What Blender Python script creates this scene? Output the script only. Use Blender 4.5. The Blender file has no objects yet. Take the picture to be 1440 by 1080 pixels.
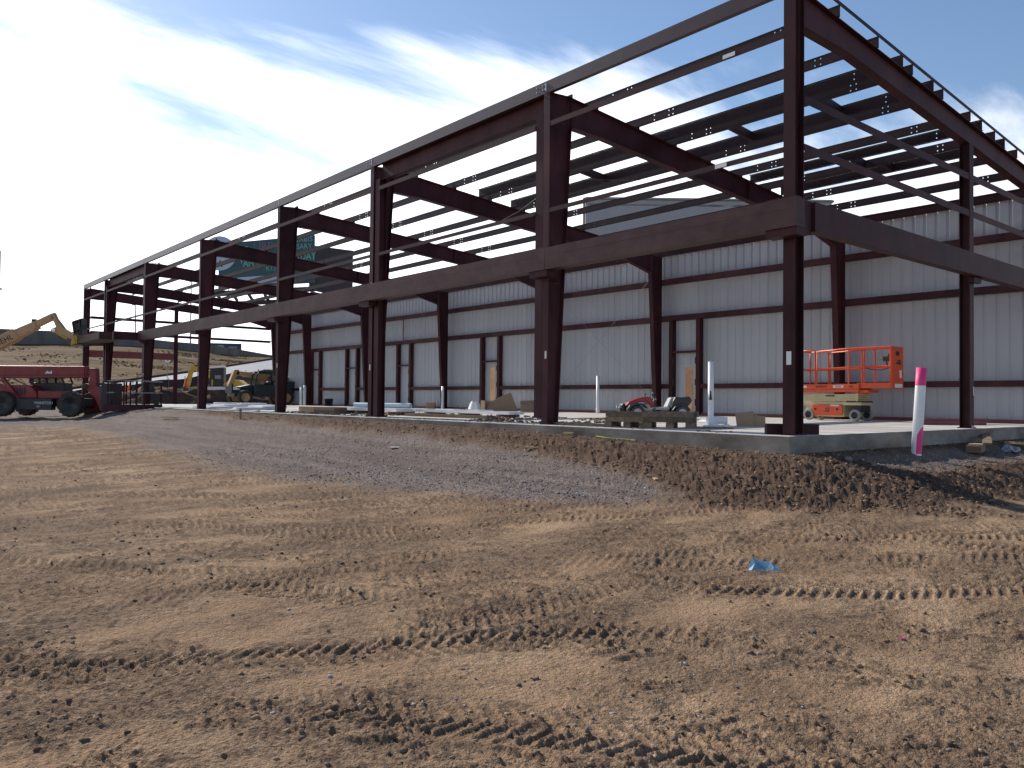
import bpy, bmesh, math, random
import numpy as np
from mathutils import Vector, Matrix
random.seed(7); rng = np.random.default_rng(7)
S = bpy.context.scene
COL = S.collection
R = math.radians

# ------------------------------------------------------------------ camera
CAM = Vector((-10.8395, -6.5715, 0.4948))
cam_d = bpy.data.cameras.new('camera'); cam = bpy.data.objects.new('camera', cam_d); COL.objects.link(cam)
yaw, pit, rol = R(40.0855), R(1.1034), R(0.5385)
F = Vector((math.sin(yaw)*math.cos(pit), math.cos(yaw)*math.cos(pit), math.sin(pit)))
R0 = Vector((math.cos(yaw), -math.sin(yaw), 0)); U0 = R0.cross(F)
R2 = R0*math.cos(rol)+U0*math.sin(rol); U2 = -R0*math.sin(rol)+U0*math.cos(rol)
M = Matrix((R2, U2, -F)).transposed().to_4x4(); M.translation = CAM
cam.matrix_world = M
cam_d.sensor_width = 36; cam_d.lens = 28.144; cam_d.clip_start = 0.05; cam_d.clip_end = 9000
S.camera = cam

# ------------------------------------------------------------------ light
SUN_EL, SUN_AZ = 33.0, -1.5           # azimuth measured from +Y towards +X
sv = Vector((math.sin(R(SUN_AZ))*math.cos(R(SUN_EL)), math.cos(R(SUN_AZ))*math.cos(R(SUN_EL)), math.sin(R(SUN_EL))))
sd = bpy.data.lights.new('sun', 'SUN'); sd.energy = 4.6; sd.angle = R(0.53); sd.color = (1.0, 0.93, 0.84)
so = bpy.data.objects.new('sun', sd); COL.objects.link(so)
so.rotation_euler = (-sv).to_track_quat('-Z', 'Y').to_euler(); so.location = (0, 0, 60)

W = bpy.data.worlds.new('World'); S.world = W; W.use_nodes = True
nt = W.node_tree; N = nt.nodes; L = nt.links; N.clear()
def nd(t, **k):
    n = N.new(t)
    for a, b in k.items(): setattr(n, a, b)
    return n
out = nd('ShaderNodeOutputWorld'); bg = nd('ShaderNodeBackground'); bg.inputs['Strength'].default_value = 0.12
sky = nd('ShaderNodeTexSky', sky_type='NISHITA'); sky.sun_disc = False
sky.sun_elevation = R(SUN_EL); sky.sun_rotation = R(SUN_AZ); sky.air_density = 1.0; sky.dust_density = 0.25; sky.ozone_density = 2.6
tc = nd('ShaderNodeTexCoord')
sep = nd('ShaderNodeSeparateXYZ'); L.new(tc.outputs['Generated'], sep.inputs[0])
def mth(op, a, b=None, c=None, clamp=False):
    n = nd('ShaderNodeMath', operation=op); n.use_clamp = clamp
    for i, x in enumerate((a, b, c)):
        if x is None: continue
        if isinstance(x, (int, float)): n.inputs[i].default_value = x
        else: L.new(x, n.inputs[i])
    return n.outputs[0]
zc = mth('MAXIMUM', sep.outputs[2], 0.0)
den = mth('ADD', zc, 0.16)
px = mth('DIVIDE', sep.outputs[0], den); py = mth('DIVIDE', sep.outputs[1], den)
cmb = nd('ShaderNodeCombineXYZ'); L.new(px, cmb.inputs[0]); L.new(py, cmb.inputs[1])
mp = nd('ShaderNodeMapping'); mp.inputs['Rotation'].default_value = (0, 0, R(-38)); mp.inputs['Scale'].default_value = (0.55, 1.5, 1); mp.inputs['Location'].default_value = (3.1, 0.7, 0)
L.new(cmb.outputs[0], mp.inputs[0])
n1 = nd('ShaderNodeTexNoise'); n1.inputs['Scale'].default_value = 1.25; n1.inputs['Detail'].default_value = 9; n1.inputs['Roughness'].default_value = 0.56; n1.inputs['Distortion'].default_value = 0.35
L.new(mp.outputs[0], n1.inputs['Vector'])
n2 = nd('ShaderNodeTexNoise'); n2.inputs['Scale'].default_value = 0.55; n2.inputs['Detail'].default_value = 3
L.new(cmb.outputs[0], n2.inputs['Vector'])
# thin cloud is thickest low down and towards the sun
dp = nd('ShaderNodeVectorMath', operation='DOT_PRODUCT'); L.new(tc.outputs['Generated'], dp.inputs[0])
dp.inputs[1].default_value = sv
hd = nd('ShaderNodeVectorMath', operation='DOT_PRODUCT'); hn = nd('ShaderNodeVectorMath', operation='NORMALIZE'); hc = nd('ShaderNodeCombineXYZ')
L.new(sep.outputs[0], hc.inputs[0]); L.new(sep.outputs[1], hc.inputs[1]); L.new(hc.outputs[0], hn.inputs[0]); L.new(hn.outputs[0], hd.inputs[0])
hd.inputs[1].default_value = (math.sin(R(SUN_AZ)), math.cos(R(SUN_AZ)), 0)
low = mth('ADD', 1.635, mth('MULTIPLY', zc, -3.1))
cov = mth('ADD', mth('ADD', mth('MULTIPLY', n1.outputs[0], 1.75), mth('MULTIPLY', n2.outputs[0], 0.45)),
          mth('ADD', low, mth('MULTIPLY', hd.outputs['Value'], 0.42)))
ss = nd('ShaderNodeMapRange', interpolation_type='SMOOTHSTEP'); ss.inputs['From Min'].default_value = 1.86; ss.inputs['From Max'].default_value = 2.3
L.new(cov, ss.inputs['Value'])
glow = mth('ADD', 9.5, mth('MULTIPLY', mth('POWER', mth('MAXIMUM', dp.outputs['Value'], 0.0), 3.0), 7.0))
cl = nd('ShaderNodeCombineXYZ')
for i, k in enumerate((1.0, 1.02, 1.06)): L.new(mth('MULTIPLY', glow, k), cl.inputs[i])
mx = nd('ShaderNodeMix', data_type='RGBA'); L.new(mth('MULTIPLY', ss.outputs[0], 0.93), mx.inputs[0]); L.new(sky.outputs[0], mx.inputs[6]); L.new(cl.outputs[0], mx.inputs[7])
L.new(mx.outputs[2], bg.inputs[0]); L.new(bg.outputs[0], out.inputs[0])

S.view_settings.view_transform = 'Standard'; S.view_settings.look = 'None'
S.view_settings.gamma = 1; S.view_settings.use_curve_mapping = False; S.view_settings.exposure = 0.25
S.render.engine = 'CYCLES'
S.cycles.max_bounces = 6; S.cycles.use_denoising = True

# ------------------------------------------------------------------ materials
def mat(name, col, rough=0.7, metal=0.0, var=0.15, scale=3.0, bump=0.0, bscale=40.0, col2=None, stretch=(1, 1, 1), spec=0.5, fac2=None):
    m = bpy.data.materials.new(name); m.use_nodes = True
    t = m.node_tree; b = t.nodes['Principled BSDF']
    b.inputs['Roughness'].default_value = rough; b.inputs['Metallic'].default_value = metal
    b.inputs['Specular IOR Level'].default_value = spec
    co = t.nodes.new('ShaderNodeTexCoord'); ma = t.nodes.new('ShaderNodeMapping'); ma.inputs['Scale'].default_value = stretch
    t.links.new(co.outputs['Object'], ma.inputs[0])
    nz = t.nodes.new('ShaderNodeTexNoise'); nz.inputs['Scale'].default_value = scale; nz.inputs['Detail'].default_value = 6; nz.inputs['Roughness'].default_value = 0.65
    t.links.new(ma.outputs[0], nz.inputs['Vector'])
    rp = t.nodes.new('ShaderNodeValToRGB')
    c2 = col2 or tuple(min(1, c*(1+var)) for c in col)
    c1 = col if col2 else tuple(c*(1-var) for c in col)
    rp.color_ramp.elements[0].position = 0.32; rp.color_ramp.elements[0].color = (*c1, 1)
    rp.color_ramp.elements[1].position = 0.68; rp.color_ramp.elements[1].color = (*c2, 1)
    t.links.new(nz.outputs[0], rp.inputs[0]); t.links.new(rp.outputs[0], b.inputs['Base Color'])
    if bump:
        n2 = t.nodes.new('ShaderNodeTexNoise'); n2.inputs['Scale'].default_value = bscale; n2.inputs['Detail'].default_value = 4
        t.links.new(ma.outputs[0], n2.inputs['Vector'])
        bp = t.nodes.new('ShaderNodeBump'); bp.inputs['Strength'].default_value = bump; bp.inputs['Distance'].default_value = 0.02
        t.links.new(n2.outputs[0], bp.inputs['Height']); t.links.new(bp.outputs[0], b.inputs['Normal'])
    return m
PRIMER = mat('red_oxide_primer', (0.052, 0.0175, 0.0205), 0.6, var=0.4, scale=1.6, stretch=(1, 1, 0.5), bump=0.06, spec=0.16)
HEADER = mat('weathered_primer', (0.052, 0.023, 0.023), 0.6, col2=(0.098, 0.050, 0.048), scale=1.8, stretch=(1, 0.8, 1.5), bump=0.06, spec=0.2)
PURLIN = mat('purlin_primer', (0.036, 0.017, 0.018), 0.6, var=0.3, scale=2.5, spec=0.22)
EAVE = mat('eave_primer', (0.062, 0.035, 0.036), 0.4, var=0.15, scale=2, spec=0.38)
GIRT = mat('girt_primer', (0.052, 0.021, 0.021), 0.6, spec=0.2, var=0.3, scale=2, stretch=(1, 0.3, 1))
REDPR = mat('bright_red_primer', (0.16, 0.035, 0.035), 0.5, var=0.2)
PANEL = mat('pale_wall_sheet', (0.40, 0.415, 0.44), 0.6, var=0.05, scale=0.8, stretch=(1, 3, 0.3))
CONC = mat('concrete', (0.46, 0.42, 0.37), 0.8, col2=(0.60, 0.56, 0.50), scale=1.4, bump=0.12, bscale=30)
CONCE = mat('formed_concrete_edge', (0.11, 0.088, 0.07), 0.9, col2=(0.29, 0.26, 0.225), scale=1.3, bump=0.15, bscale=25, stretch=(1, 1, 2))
CONCD = mat('old_concrete', (0.115, 0.108, 0.105), 0.9, spec=0.1, col2=(0.19, 0.18, 0.175), scale=0.5, bump=0.1, stretch=(1, 1, 0.4))
WHITEP = mat('white_pvc', (0.80, 0.80, 0.80), 0.35, var=0.03)
PINK = mat('pink_marking_paint', (0.80, 0.05, 0.22), 0.55, var=0.1, scale=9)
TAG = mat('white_tag', (0.75, 0.75, 0.72), 0.6, var=0.04)
GALV = mat('galvanised', (0.55, 0.56, 0.58), 0.3, metal=0.8, var=0.1)
LIFTO = mat('orange_paint', (0.72, 0.085, 0.02), 0.4, var=0.08, scale=4)
CREAM = mat('cream_paint', (0.58, 0.50, 0.28), 0.5, var=0.1, scale=5)
DARKM = mat('dark_metal', (0.014, 0.014, 0.015), 0.5, var=0.3)
RUBBER = mat('rubber', (0.018, 0.017, 0.016), 0.85, col2=(0.085, 0.065, 0.048), scale=5, bump=0.2)
GRUB = mat('grey_rubber', (0.30, 0.29, 0.27), 0.8, var=0.1)
THRED = mat('red_machine_paint', (0.20, 0.014, 0.015), 0.5, col2=(0.30, 0.045, 0.036), scale=3.5)
THGREY = mat('grey_machine_paint', (0.024, 0.025, 0.028), 0.55, var=0.25)
TAN = mat('faded_yellow_paint', (0.50, 0.29, 0.13), 0.5, var=0.15, scale=2)
YEL = mat('yellow_machine_paint', (0.55, 0.34, 0.03), 0.5, var=0.15)
GREEN = mat('dark_green_paint', (0.018, 0.035, 0.036), 0.5, var=0.25)
BLACKP = mat('black_plastic', (0.022, 0.022, 0.024), 0.45, var=0.2)
TOYRED = mat('red_plastic', (0.26, 0.012, 0.022), 0.3, var=0.1)
SEATG = mat('grey_plastic', (0.42, 0.42, 0.43), 0.5, var=0.08)
CARD = mat('cardboard', (0.33, 0.22, 0.14), 0.85, var=0.08, scale=6)
PLY = mat('plywood', (0.46, 0.30, 0.15), 0.8, col2=(0.30, 0.18, 0.08), scale=5, stretch=(1, 1, 4))
LUMB = mat('weathered_lumber', (0.12, 0.078, 0.05), 0.85, col2=(0.27, 0.185, 0.115), scale=3, stretch=(6, 0.7, 6), bump=0.15)
LUMBN = mat('new_lumber', (0.48, 0.33, 0.18), 0.8, col2=(0.38, 0.25, 0.13), scale=4, stretch=(5, 1, 5))
BLUEP = mat('blue_plastic', (0.17, 0.30, 0.40), 0.35, var=0.35, scale=14)
LBLUE = mat('pale_blue_pipe', (0.45, 0.60, 0.70), 0.35, var=0.06)
ORNG = mat('safety_orange', (0.85, 0.12, 0.03), 0.55, var=0.05)
POLE = mat('timber_pole', (0.22, 0.10, 0.06), 0.85, var=0.2, stretch=(3, 3, 0.4))
LAMPG = mat('grey_steel_pole', (0.22, 0.22, 0.23), 0.5, var=0.1)
GRAYB = mat('grey_cladding', (0.33, 0.34, 0.355), 0.6, var=0.04, scale=0.5)
BILLT = mat('billboard_teal', (0.035, 0.085, 0.10), 0.6, var=0.1, scale=0.4)
BILLW = mat('billboard_pale', (0.42, 0.50, 0.58), 0.6, var=0.05)
BILLK = mat('billboard_frame', (0.035, 0.03, 0.034), 0.7, var=0.25)
TXTG = mat('billboard_green_print', (0.13, 0.42, 0.30), 0.6, var=0.05)
TXTM = mat('billboard_mauve_print', (0.20, 0.13, 0.19), 0.6, var=0.05)
TXTT = mat('billboard_teal_print', (0.20, 0.42, 0.42), 0.6, var=0.05)
TXTW = mat('white_print', (0.75, 0.75, 0.75), 0.6, var=0.03)
TXTK = mat('black_print', (0.02, 0.02, 0.022), 0.6, var=0.05)
NAVY = mat('navy_sign', (0.022, 0.032, 0.06), 0.5, var=0.15)
ASPH = mat('pale_asphalt', (0.30, 0.30, 0.31), 0.9, var=0.12, scale=0.4)
FABRIC = mat('black_silt_fabric', (0.018, 0.018, 0.02), 0.85, var=0.3)
DRYG = mat('dry_grass', (0.045, 0.031, 0.018), 0.95, col2=(0.22, 0.14, 0.068), scale=0.3, stretch=(0.45, 1.3, 4), bump=0.9, bscale=2.5, spec=0.05)
MOUND = mat('dark_soil', (0.045, 0.030, 0.023), 0.95, col2=(0.11, 0.07, 0.05), scale=1.2, bump=0.8, bscale=5, spec=0.05)
TANS = mat('tan_soil', (0.30, 0.18, 0.10), 0.95, col2=(0.16, 0.09, 0.05), scale=1.6, bump=0.8, bscale=4, spec=0.05)
def glass_mat():
    m = bpy.data.materials.new('tinted_glass'); m.use_nodes = True
    b = m.node_tree.nodes['Principled BSDF']; b.inputs['Base Color'].default_value = (0.25, 0.3, 0.3, 1); b.inputs['Roughness'].default_value = 0.04
    b.inputs['Transmission Weight'].default_value = 1.0; b.inputs['IOR'].default_value = 1.05
    return m
GLASS = glass_mat()

def vary(m, lo, hi):
    t = m.node_tree; b = t.nodes['Principled BSDF']; l = b.inputs['Base Color'].links[0]; src = l.from_socket
    oi = t.nodes.new('ShaderNodeObjectInfo'); mr = t.nodes.new('ShaderNodeMapRange'); mr.inputs['To Min'].default_value = lo; mr.inputs['To Max'].default_value = hi
    t.links.new(oi.outputs['Random'], mr.inputs['Value']); mx = t.nodes.new('ShaderNodeMix'); mx.data_type = 'RGBA'; mx.blend_type = 'MULTIPLY'; mx.inputs[0].default_value = 1
    cb = t.nodes.new('ShaderNodeCombineColor')
    for i in range(3): t.links.new(mr.outputs[0], cb.inputs[i])
    t.links.new(src, mx.inputs[6]); t.links.new(cb.outputs[0], mx.inputs[7]); t.links.new(mx.outputs[2], b.inputs['Base Color'])
vary(PANEL, 0.92, 1.04); vary(PRIMER, 0.8, 1.25); vary(PURLIN, 0.75, 1.25); vary(LUMB, 0.6, 1.4); vary(HEADER, 0.85, 1.1); vary(CONCD, 0.85, 1.1)

# ------------------------------------------------------------------ mesh helpers
class MB:
    def __init__(s): s.v = []; s.f = []; s.m = []; s.sm = []
    def add(s, vs, fs, mi=0, smooth=False):
        o = len(s.v); s.v += [tuple(v) for v in vs]
        for f in fs: s.f.append([o+i for i in f]); s.m.append(mi); s.sm.append(smooth)
        return s
    def box(s, x0, x1, y0, y1, z0, z1, mi=0):
        v = [(x, y, z) for x in (x0, x1) for y in (y0, y1) for z in (z0, z1)]
        return s.add(v, [(0, 1, 3, 2), (4, 6, 7, 5), (0, 4, 5, 1), (2, 3, 7, 6), (0, 2, 6, 4), (1, 5, 7, 3)], mi)
    def beam(s, p, q, w, h, up=(0, 0, 1), mi=0):
        p = Vector(p); q = Vector(q); d = (q-p).normalized(); up = Vector(up)
        if abs(d.dot(up)) > 0.98: up = Vector((1, 0, 0))
        a = d.cross(up).normalized()*w/2; b = a.cross(d).normalized()*h/2
        v = [e+i*a+j*b for e in (p, q) for i in (-1, 1) for j in (-1, 1)]
        return s.add(v, [(0, 1, 3, 2), (4, 6, 7, 5), (0, 4, 5, 1), (2, 3, 7, 6), (0, 2, 6, 4), (1, 5, 7, 3)], mi)
    def prism(s, poly, A, B, o, E, mi=0):
        A = Vector(A); B = Vector(B); o = Vector(o); E = Vector(E); n = len(poly)
        v = [o+a*A+b*B for a, b in poly]; v += [p+E for p in v]
        fs = [tuple(range(n))[::-1], tuple(range(n, 2*n))]+[(i, (i+1) % n, n+(i+1) % n, n+i) for i in range(n)]
        return s.add(v, fs, mi)
    def tube(s, pts, r, n=8, mi=0, cap=True):
        pts = [Vector(p) for p in pts]; vs = []; ref = Vector((0, 0, 1))
        for i, p in enumerate(pts):
            d = (pts[min(i+1, len(pts)-1)]-pts[max(i-1, 0)]).normalized()
            u = ref if abs(d.dot(ref)) < 0.95 else Vector((1, 0, 0))
            a = d.cross(u).normalized(); b = d.cross(a); rr = r[i] if isinstance(r, (list, tuple)) else r
            vs += [p+rr*(math.cos(2*math.pi*k/n)*a+math.sin(2*math.pi*k/n)*b) for k in range(n)]
        fs = [(i*n+k, i*n+(k+1) % n, (i+1)*n+(k+1) % n, (i+1)*n+k) for i in range(len(pts)-1) for k in range(n)]
        s.add(vs, fs, mi, True)
        if cap: s.add([vs[k] for k in range(n)], [tuple(range(n))], mi); s.add([vs[-n+k] for k in range(n)], [tuple(range(n))[::-1]], mi)
        return s
    def lathe(s, prof, o, axis, n=24, mi=0):
        o = Vector(o); ax = Vector(axis).normalized(); u = Vector((0, 0, 1)) if abs(ax.z) < 0.9 else Vector((1, 0, 0))
        a = ax.cross(u).normalized(); b = ax.cross(a); vs = []
        for r, h in prof: vs += [o+ax*h+r*(math.cos(2*math.pi*k/n)*a+math.sin(2*math.pi*k/n)*b) for k in range(n)]
        fs = [(i*n+k, i*n+(k+1) % n, (i+1)*n+(k+1) % n, (i+1)*n+k) for i in range(len(prof)-1) for k in range(n)]
        return s.add(vs, fs, mi, True)
    def build(s, name, mats, parent=None, bevel=0, kind=None, label=None):
        me = bpy.data.meshes.new(name); me.from_pydata(s.v, [], s.f)
        for m in (mats if isinstance(mats, (list, tuple)) else [mats]): me.materials.append(m)
        me.polygons.foreach_set('material_index', s.m); me.polygons.foreach_set('use_smooth', s.sm); me.update()
        bm = bmesh.new(); bm.from_mesh(me); bmesh.ops.recalc_face_normals(bm, faces=bm.faces); bm.to_mesh(me); bm.free()
        o = bpy.data.objects.new(name, me); COL.objects.link(o)
        if parent: o.parent = parent
        if bevel:
            b = o.modifiers.new('bevel', 'BEVEL'); b.width = bevel; b.segments = 2; b.limit_method = 'ANGLE'
        if kind: o['kind'] = kind
        if label: o['label'] = label
        return o
def tag(o, label, cat, group=None):
    o['label'] = label; o['category'] = cat
    if group: o['group'] = group
    return o
def thing(name, label, cat, loc=(0, 0, 0), rz=0, group=None):
    o = bpy.data.objects.new(name, None); COL.objects.link(o); o.location = loc; o.rotation_euler = (0, 0, rz); o.empty_display_size = 0.3
    return tag(o, label, cat, group)
def copy_tree(o, parent=None):
    c = o.copy(); COL.objects.link(c)
    if parent: c.parent = parent
    for ch in list(o.children): copy_tree(ch, c)
    return c
def part(name, mats, parent, bevel=0, label=None, **k): return k['mb'].build(name, mats, parent, bevel, None, label)
_tc = {}
def text(body, size, mat_, parent, loc, right, up, name='lettering', ex=0.002, align='CENTER', sx=1.0, bold=0.0):
    c = bpy.data.curves.new('tmp', 'FONT'); c.body = body; c.size = size; c.extrude = ex; c.align_x = align; c.align_y = 'CENTER'; c.offset = bold; c.resolution_u = 2
    t = bpy.data.objects.new('tmp', c); COL.objects.link(t)
    dg = bpy.context.evaluated_depsgraph_get(); me = bpy.data.meshes.new_from_object(t.evaluated_get(dg))
    bpy.data.objects.remove(t); bpy.data.curves.remove(c)
    me.materials.clear(); me.materials.append(mat_); me.name = name
    o = bpy.data.objects.new(name, me); COL.objects.link(o)
    r = Vector(right).normalized(); u = Vector(up).normalized(); n = r.cross(u)
    m = Matrix((r*sx, u, n)).transposed().to_4x4(); m.translation = Vector(loc)
    o.matrix_local = m
    if parent: o.parent = parent
    return o

# ------------------------------------------------------------------ ground height
_perm = np.random.default_rng(3).permutation(512).astype(np.int64); _perm = np.concatenate([_perm, _perm, _perm])
_ga = np.random.default_rng(5).uniform(0, 2*np.pi, 512); _gx, _gy = np.cos(_ga), np.sin(_ga)
def pn(x, y, s=0):
    xi = np.floor(x).astype(np.int64); yi = np.floor(y).astype(np.int64); xf = x-xi; yf = y-yi
    u = xf*xf*xf*(xf*(xf*6-15)+10); v = yf*yf*yf*(yf*(yf*6-15)+10)
    def g(a, b, dx, dy):
        h = _perm[(_perm[(a+s*17) & 511]+b) & 511]; return _gx[h]*dx+_gy[h]*dy
    n00 = g(xi, yi, xf, yf); n10 = g(xi+1, yi, xf-1, yf); n01 = g(xi, yi+1, xf, yf-1); n11 = g(xi+1, yi+1, xf-1, yf-1)
    return 1.41*((n00*(1-u)+n10*u)*(1-v)+(n01*(1-u)+n11*u)*v)
def fbm(x, y, f, o=4, s=0, g=0.5):
    a = 1.0; t = 0
    for i in range(o): t = t+a*pn(x*f, y*f, s+i*3); f *= 2.03; a *= g
    return t
def sst(a, b, x): t = np.clip((x-a)/(b-a), 0, 1); return t*t*(3-2*t)
def slab_dist(x, y):
    dx = np.maximum(np.maximum(-0.3-x, x-12.5), 0); dy = np.maximum(np.maximum(-0.3-y, y-45.5), 0)
    return np.hypot(dx, dy)
def base_h(x, y):
    x = np.asarray(x, float); y = np.asarray(y, float)
    d = slab_dist(x, y)
    b = -1.05+0.50*np.clip((y+6.57)/42.6, 0, 1.0)+0.24*sst(8.5, 1.5, d)*sst(40, 20, y)
    e = np.interp(y, [-0.3, 0.5, 5.4, 12, 25, 50], [-0.26, -0.25, -0.125, -0.07, -0.035, -0.03])
    es = np.interp(x, [-0.3, 0.6, 1.6, 12], [-0.27, -0.34, -0.42, -0.42])
    south = sst(0.0, 0.6, -0.3-y)*(x > -0.3)
    e = e*(1-south)+es*south
    w = np.interp(y, [-4, 0, 6, 30], [3.0, 2.6, 2.1, 3.0])
    t = sst(0, 1, (w-d)/(w-0.15))
    z = b+(e-b)*t
    ridge = np.exp(-((d-1.55)/0.35)**2)*0.07*np.clip((-y-0.2)/0.8, 0, 1)*np.clip((x+0.5)/1.2, 0, 1)
    return z+ridge
GX = [-0.3, 0, .6, 1.5, 2.7, 4.1, 5.9, 8.5, 12.3, 16.8, 23, 30, 45]; GL = [-2.6, -3.2, -3.85, -4.26, -4.56, -4.9, -5.2, -5.45, -5.2, -4.8, -4.6, -8, -12]
UX = [-0.4, 1.1, 2.9, 4.6, 6.6, 18, 24, 32]; UL = [-2.25, -1.95, -1.6, -1.39, -1.24, -1.3, -.9, -.5]
def gravel_mask(x, y):
    wob = 0.30*pn(x*0.7, y*0.7, 9)+0.2*pn(x*2.6, y*2.6, 8)
    wob2 = wob+0.22*pn(x*6, y*6, 18)+0.14*pn(x*14, y*14, 19)
    m = sst(-0.75, 0.65, x-np.interp(y, GX, GL)+wob2*1.3)*sst(-0.25, 0.3, np.interp(y, UX, UL)-x+wob*0.6)*sst(-0.8, 0.6, y+wob*1.2)
    far = sst(20, 30, y)*(x < -0.3)
    south = sst(0.15, 0.4, -0.3-y)*sst(1.45, 0.95, -0.3-y+wob*.5)*sst(0.3, 1.2, x)
    return np.clip(np.maximum(np.maximum(m, far*0.8), south*0.9), 0, 1)
# tyre paths: circle centre, radius, strength
TR = []
_ax, _ay = 0.6441, 0.7650
for d0, off, tilt, rad, st in ((3.6, 0.3, -14, 26, .8), (4.9, 0, 9, -34, 1.0), (6.3, 0, -4, 40, 1.0), (7.3, 1, 13, 30, .9), (8.4, 0, -9, -46, 1.0), (9.6, 0, 6, 60, 1.0), (11.0, -2, 16, 38, .9), (12.5, -4, 24, 50, .9), (5.6, 0, 38, 22, .8)):
    for w in (0.0, 1.75):
        c, s_ = math.cos(R(tilt)), math.sin(R(tilt)); nx, ny = _ax*c-_ay*s_, _ax*s_+_ay*c
        px_, py_ = CAM.x+_ax*d0+_ay*off, CAM.y+_ay*d0-_ax*off
        TR.append((px_+nx*rad, py_+ny*rad, abs(rad)+w*(-1 if rad > 0 else 1), st))
def full_h(x, y):
    x = np.asarray(x, float); y = np.asarray(y, float)
    z = base_h(x, y); d = slab_dist(x, y); g = gravel_mask(x, y)
    bw = np.interp(y, [-4, 0, 6], [2.6, 2.3, 1.9])
    berm = sst(0.5, -0.35, d-bw+0.45*pn(x*0.8, y*0.8, 12)+0.3*pn(x*2.7, y*2.7, 13)+0.15*pn(x*7, y*7, 11))*(1-g)*(d > 0)
    near_edge = sst(0.0, 0.5, d)
    open_ = 1-np.maximum(berm, g)
    z = z+0.05*fbm(x, y, 0.30, 3, 1)*near_edge*sst(0.2, 3, d)
    # dried mud: churned patches of sharp clods between smoother crust
    patch = sst(-0.45, 0.4, fbm(x, y, 0.75, 4, 20, 0.6))
    w1 = x+0.16*pn(x*3, y*3, 14); w2 = y+0.16*pn(x*3, y*3, 15)
    u_ = 0.82*w1-0.57*w2; v_ = 0.57*w1+0.82*w2
    st_ = 1-np.abs(fbm(u_*0.55, v_*1.7, 1.5, 3, 30, 0.6)); st_ = np.clip(st_-0.55, 0, 1)*2.2
    bil = np.abs(fbm(w1, w2, 5.0, 3, 40, 0.65))
    cl = np.clip(fbm(w1, w2, 9.0, 3, 44, 0.7), -0.4, 1.1)
    fine = fbm(x, y, 24, 2, 50, 0.8)
    amp = 0.35+0.65*patch
    rag = fbm(x, y, 13, 3, 47, 0.85)
    f2 = np.clip(fbm(w1*1.9, w2*1.9, 9.0, 3, 49, 0.75), -0.3, 1)
    z = z+open_*(0.018*st_*patch*(0.25+np.clip(cl, 0, 1))+0.004*bil*amp+0.005*cl*patch+0.008*f2*patch+0.006*np.abs(rag)*amp+0.0045*fine*amp)
    mask = 0.55*patch*np.clip(cl*1.6, 0, 1)+0.7*patch*np.clip(f2*2.2, 0, 1)+np.clip(st_*1.3, 0, 1)*patch*np.clip(0.25+cl*1.5, 0, 1)
    for k, (cx, cy, rr, s) in enumerate(TR):
        r = np.hypot(x-cx, y-cy); q = r-rr; a = np.arctan2(y-cy, x-cx)*rr
        wv = 0.05*pn(x*1.5, y*1.5, 33); q = q+wv
        ins = sst(0.24, 0.15, np.abs(q))
        fade = sst(-0.35, 0.25, pn(x*0.33+k*7, y*0.33, 60+k)+0.3*pn(x*1.7, y*1.7, 61))*s*np.clip(open_+0.7*g, 0, 1)
        lug = np.sin(2*np.pi*(a+np.abs(q)*0.6)/0.095+0.9*pn(x*4, y*4, 71))+0.4*pn(x*8, y*8, 70)
        lg = sst(0.0, 0.7, lug)
        z = z*1.0+ins*fade*(0.023*lg*(0.75+0.5*np.clip(f2, -.3, .6))-0.013)
        mask = np.maximum(mask*(1-0.4*ins*fade), ins*fade*(0.8*(1-lg)+0.05))
        edge = np.exp(-((np.abs(q)-0.26)/0.045)**2)*np.clip(0.3+fbm(x, y, 5.5, 2, 80), 0, 1)
        z = z+edge*fade*0.014
        mask = np.maximum(mask, edge*fade*0.9)
    # berm: loose clods pushed up against the slab
    bc = np.abs(fbm(w1, w2, 2.6, 4, 90, 0.7)); bf = np.clip(fbm(w1, w2, 15.0, 3, 95, 0.75), -0.4, 1)
    z = z+berm*near_edge*(0.055*bc-0.02+0.026*bf+0.014*np.clip(fbm(x, y, 26, 2, 97, 0.8), -0.3, 1))*sst(0.05, 0.8, d)*np.interp(y, [-2, 8, 25], [1, .8, .45])
    # gravel: shallow wheel ruts running along the building
    gl = np.interp(y, GX, GL)
    ru = np.sin((x-gl*0.4)*2*np.pi/0.75+1.5*pn(x*.3, y*.15, 3))
    lug = np.sin(2*np.pi*(y+0.4*np.abs(((x*1.1) % 1)-0.5))/0.2+pn(x*3, y*3, 7))*sst(-.1, .4, pn(x*.9, y*.2, 31))
    z = z+g*near_edge*(0.014*np.sign(ru)*np.abs(ru)**0.6+0.018*lug*np.clip(0.4+ru, 0, 1)+0.012*fbm(x, y, 3.5, 3, 100)+0.007*fbm(x, y, 17, 3, 105, 0.75))
    ins_ = (x > -0.3) & (x < 12.5) & (y > -0.3) & (y < 45.5)
    z = np.where(ins_, np.minimum(z, -0.3), z)
    return z, g, berm, np.clip(mask, 0, 1)
def gz(x, y): return float(full_h(np.array([x]), np.array([y]))[0][0])

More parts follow.
